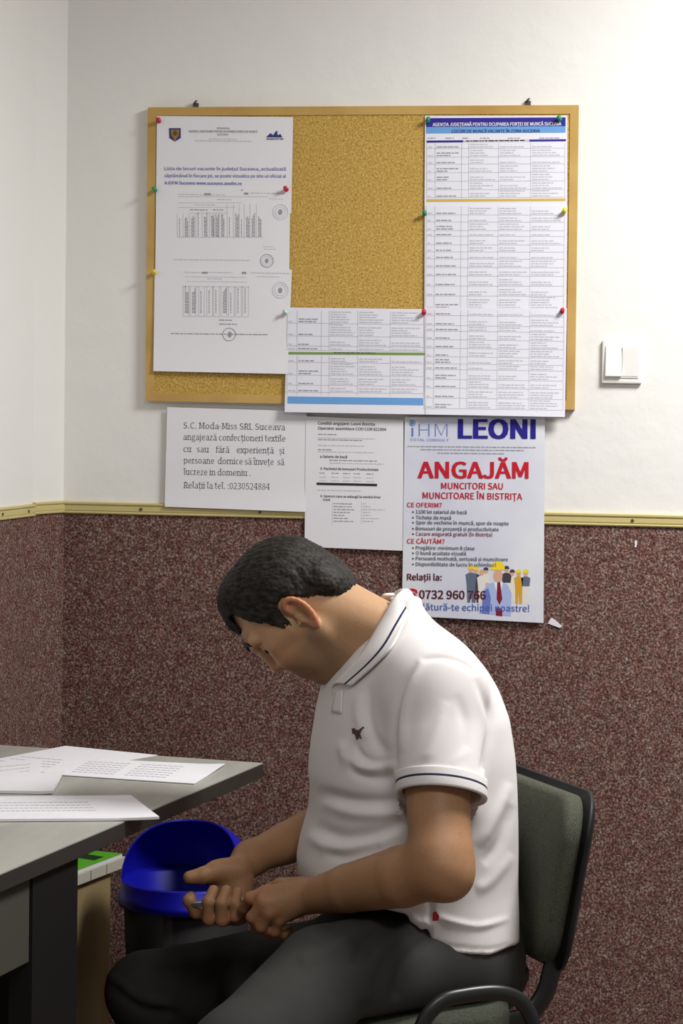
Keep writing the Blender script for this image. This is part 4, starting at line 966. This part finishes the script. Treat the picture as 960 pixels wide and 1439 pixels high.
# cuff with navy line
b = MB(); e1 = np.cross(adir, np.array([0, -1., 0])); e1 /= np.linalg.norm(e1); e2 = np.cross(adir, e1); nC = 64
def ring_at(t, rr):
    out = []
    for k in range(nC+1):
        a = 2*PI*k/nC; d = e1*math.cos(a)*rr + e2*math.sin(a)*rr
        # slide along the arm so that the ring lies in the hem plane
        out.append(HEM + d - adir*((d @ hn)/(adir @ hn)) - adir*t)
    return out
prof = [(.030, .0660), (.029, .0705), (.026, .0708), (.0165, .0705), (.0130, .0704), (.0020, .0700), (-.001, .0690), (-.001, .0650), (.010, .0625)]
G = [ring_at(t, r_) for t, r_ in prof]
b.grid(G, M_shirt, True, lambda i, j: M_stripe if i == 3 else M_shirt)
cuff = b.build('sleeve_cuff', polo)
# collar
def collar(side):
    F_ = [(565, 830, 0), (553, 842, .050), (534, 874, .068), (512, 912, .069), (491, 942, .052), (467, 966, .020)]
    O_ = [(585, 846, 0), (580, 854, .052), (567, 880, .090), (551, 909, .106), (529, 932, .094), (494, 963, .052)]
    def pt(p):
        q = at(p[0], p[1], Y0); d = p[2]
        return q + (np.array([0.0, -1, 0])*d if side > 0 else np.array([-.02, 1, 0])*d) + (np.array([.16*d, 0, 0]) if side > 0 else 0) - np.array([0, 0, 0])
    def near(p, kind):
        if p[2] == 0 or p[1] < (876 if kind == 0 else 860): return at(p[0], p[1], Y0 - p[2])
        h_ = march(shF, p[0], p[1]); h2 = None if kind else march(body, p[0], p[1])
        if h_ is None or (h2 is not None and h2[1] < h_[1]): h_ = h2
        q = at(p[0], p[1], Y0 - p[2]) if h_ is None or abs(h_[1] - (Y0 - p[2])) > .13 else h_
        return q - ray(p[0], p[1])*(.014 if kind else .010)
    Fp, Op = cr([near(p, 0) for p in F_], 8), cr([near(p, 1) for p in O_], 8)
    if side > 0: return Fp, Op
    def mir(P):
        d = (P - np.array([0, Y0, 0]))[:, 1]; base = P.copy(); base[:, 0] += d*.175; base[:, 1] = Y0                # to the middle plane along the view
        return base + np.outer(-d, LD*-1)*-1*0 + np.outer(d, np.array([.10, -1, 0]))
    return mir(Fp), mir(Op)
Fn, On = collar(1); Ff, Of = collar(-1)
Fo = np.concatenate([Fn[::-1], Ff[1:]]); Oo = np.concatenate([On[::-1], Of[1:]])
nt_ = 12; G = []
for i in range(len(Fo)):
    row = []
    mid = (Fo[i]+Oo[i])/2; cen_ = np.array([mid[0]*.0 + NB[0]*1.0, Y0, mid[2]]); 
    outw = mid - np.array([at(530, 890, Y0)[0], Y0, mid[2]]); outw = outw/np.linalg.norm(outw)*.4 + np.array([0, 0, .5])
    # inner stand, going down inside the fold
    for t in (0., .4, .8): row.append(Fo[i]*1.0 + (Oo[i]-Fo[i])*(.10*(1-t)) - np.array([0, 0, .026*(1-t)]))
    for j in range(nt_+1):
        t = j/nt_; row.append(Fo[i]*(1-t) + Oo[i]*t + outw*.012*math.sin(PI*min(1, t*1.15)**.7)*(1 if t < .87 else .6))
    G.append(row)
b = MB()
def cm(i, j): return M_stripe if j == 3+8 else M_shirt
b.grid(G, M_shirt, True, cm)
collar_o = b.build('collar', polo); md = collar_o.modifiers.new('solid', 'SOLIDIFY'); md.thickness = .003; md.offset = 0
# placket, buttons, embroidered mark and side tag: patches laid on the shirt
def patch(name, poly, m, lift=.0015, n=6, rep=None):
    """quad patch given by four photo positions, laid on the shirt surface"""
    c = np.array(poly, float); G = []
    for i in range(n+1):
        r_ = []
        for j in range(n+1):
            u, v = j/n, i/n; p = (c[0]*(1-u)+c[1]*u)*(1-v)+(c[3]*(1-u)+c[2]*u)*v; h_ = hit(*p)
            if h_ is None: return None
            r_.append(h_)
        G.append(r_)
    return G
bvh = BVHTree.FromPolygons([Vector(v) for v in sV], [tuple(q) for q in sQ.tolist()])
def hit(px, py, lift=.0015):
    d = Vector(ray(px, py)); d.normalize(); p = bvh.ray_cast(Vector(CAM), d)
    return None if p[0] is None else np.array(p[0]) + np.array(p[1])*lift
def lay(name, polys, parent, thick=.0012):
    b = MB()
    for pts, m in polys:
        q = [hit(*p, lift=thick) for p in pts]
        if any(k is None for k in q): continue
        b.poly(q, m)
    if b.f: return b.build(name, parent)
G = patch('placket', [(473, 972), (483, 970), (481, 1003), (467, 1001)], M_shirt, .0008)
if G:
    b = MB(); b.grid(G, M_shirt); o = b.build('placket', polo); md = o.modifiers.new('solid', 'SOLIDIFY'); md.thickness = .002; md.offset = 0
M_logo = mat('embroidery_dark', (92, 62, 66), .8)
lay('embroidered_mark', [([(495, 1024), (499, 1023), (502, 1027), (500, 1032), (496, 1031)], M_logo), ([(499, 1028), (504, 1025), (507, 1029), (505, 1037), (502, 1040), (500, 1034)], M_logo), ([(505, 1026), (508, 1023), (510, 1024), (507, 1030)], M_logo), ([(509, 1021.5), (512, 1021.5), (512, 1024), (509, 1024)], M_logo), ([(505, 1033), (507, 1032), (509, 1038), (507, 1038)], M_logo)], polo)
M_tag = mat('tag_red', (186, 40, 56), .7)
lay('side_tag', [([(609, 1282), (613, 1280), (617, 1287), (616, 1293), (608, 1294)], M_tag)], polo, .0025)

# ---- trousers and shoes
trou = Field(); HPL, HPR = at(622, 1352, -1.10), at(612, 1352, -.90); KNL, KNR = at(334, 1490, -1.44), at(205, 1394, -.90); MDL = at(458, 1380, -1.27)
trou.ell(at(628, 1345, Y0), (.135, .17, .10), None, .0)
trou.chain([HPL, MDL, KNL], [.094, .088, .074], .05); trou.chain([HPR, HPR*.45+KNR*.55, KNR], [.092, .090, .064], .05); trou.cap(at(560, 1372, -1.0), at(380, 1396, -1.0), .10, .078, .05)
ANL, ANR = np.array([KNL[0]-.04, KNL[1]+.02, .10]), np.array([KNR[0]+.09, KNR[1]+.02, .10])
trou.chain([KNL, KNL*.5+ANL*.5+np.array([.015, 0, 0]), ANL], [.070, .062, .058], .03); trou.chain([KNR, KNR*.5+ANR*.5+np.array([.02, 0, 0]), ANR], [.064, .060, .056], .03)
trou.cap(at(596, 1290, Y0), at(622, 1345, Y0), .135, .135, .03); trou.cap(at(520, 1335, -1.08), at(600, 1320, -1.05), .09, .10, .05); trou.cap(at(520, 1335, -.93), at(600, 1320, -.95), .09, .10, .05)
CF3, CL3 = np.array([-math.cos(math.radians(30)), -.5, 0]), np.array([.5, -math.cos(math.radians(30)), 0])
def seatcut(P):
    d = P - np.array([.440, -.915, 0]); f, l_ = d @ CF3, d @ CL3
    return np.maximum.reduce([np.abs(l_) - .235, np.abs(f - .270) - .172, P[:, 2] - .484])
trou.fn(seatcut, .012, '-'); trou.fn(padcut, .012, '-')
trou.fn(lambda P: P[:, 2] - .615, .004, '&')
tV, tQ = trou.mesh((-.36, -1.56, .06), (.50, -.76, .66), .005)
tV = smooth(tV, tQ, 1, .5); tN = normals(tV, tQ)
TF = [([(580, 1300), (545, 1325), (520, 1360), (512, 1400)], .005, 9), ([(560, 1290), (520, 1318), (500, 1350)], -.005, 9), ([(600, 1320), (570, 1350), (556, 1395)], -.005, 9), ([(520, 1300), (470, 1330), (430, 1350)], .004, 10), ([(470, 1300), (420, 1326), (370, 1360)], -.004, 12),
      ([(160, 1375), (190, 1400), (230, 1410)], .005, 8), ([(165, 1392), (200, 1418), (240, 1424)], -.005, 8), ([(240, 1330), (290, 1345), (350, 1340)], .004, 12)]
tpx, tpy = proj(tV); SP = np.stack([tpx, tpy], 1); vis = ((tV - CAM)*tN).sum(1) < 0; disp = np.zeros(len(tV))
for pts, amp, wid in TF:
    q = cr(pts, 6); dm = np.full(len(tV), 1e9)
    for i in range(len(q)-1):
        a, c = q[i], q[i+1]; ba = c-a; t = np.clip(((SP-a) @ ba)/(ba @ ba), 0, 1); dm = np.minimum(dm, np.hypot(*(SP-a-t[:, None]*ba).T))
    disp += amp*np.exp(-(dm/wid)**2)
tV = tV + tN*(disp*vis)[:, None]
M_trou = mat('trouser_charcoal', (52, 52, 50), .85, bump=(700, .2, .0006), noise=(9, (44, 43, 42), .35, .65))
mesh_obj('trousers', tV, tQ, M_trou, person)
M_shoe = mat('shoe_black', (26, 24, 24), .4)
for an, dr in ((ANL, np.array([-.72, -.69, 0])), (ANR, np.array([-.98, -.2, 0]))):
    f = Field(); g0 = np.array([an[0], an[1], 0]); 
    f.cap(g0 - dr*.035 + [0, 0, .042], g0 + dr*.11 + [0, 0, .036], .040, .038, 0); f.cap(g0 + dr*.11 + [0, 0, .034], g0 + dr*.17 + [0, 0, .030], .040, .030, .02); f.cap(g0 + [0, 0, .05], g0 + [0, 0, .11], .045, .043, .02)
    f.fn(lambda P: .002 - P[:, 2], .002, '&'); V_, Q_ = f.mesh(g0 + np.array([-.26, -.26, -.02]), g0 + np.array([.2, .2, .16]), .006); mesh_obj('shoe', smooth(V_, Q_, 1), Q_, M_shoe, person)

# ---- the pen between the hands
M_pen = mat('pen_silver', (206, 206, 210), .35, .35, .5)
r = empty('pen', tuple(A(305, 1268, -1.105))); tag(r, 'slim silver pen held between the fingers of both hands of the man', 'pen')
p0, p1 = A(271, 1271, -1.112), A(346, 1264, -1.116); d_ = (p1-p0)
b = MB(); b.tube([p0, p0+d_*.72], .0046, M_pen, 12); setp(b.build('barrel'), r)
b = MB(); b.tube([p0+d_*.72, p0+d_*.74, p0+d_*.92], .0042, mat('pen_grip_dark', (40, 40, 44), .5), 12); setp(b.build('grip'), r)
b = MB(); b.tube([p0+d_*.92, p0+d_*.96, p1], [.0038, .003, .0008], M_pen, 12); setp(b.build('tip'), r)
b = MB(); q0 = p0 + np.array([0, -.006, .003]); b.tube([q0, q0+d_*.3], .0012, M_pen, 8); setp(b.build('clip'), r)
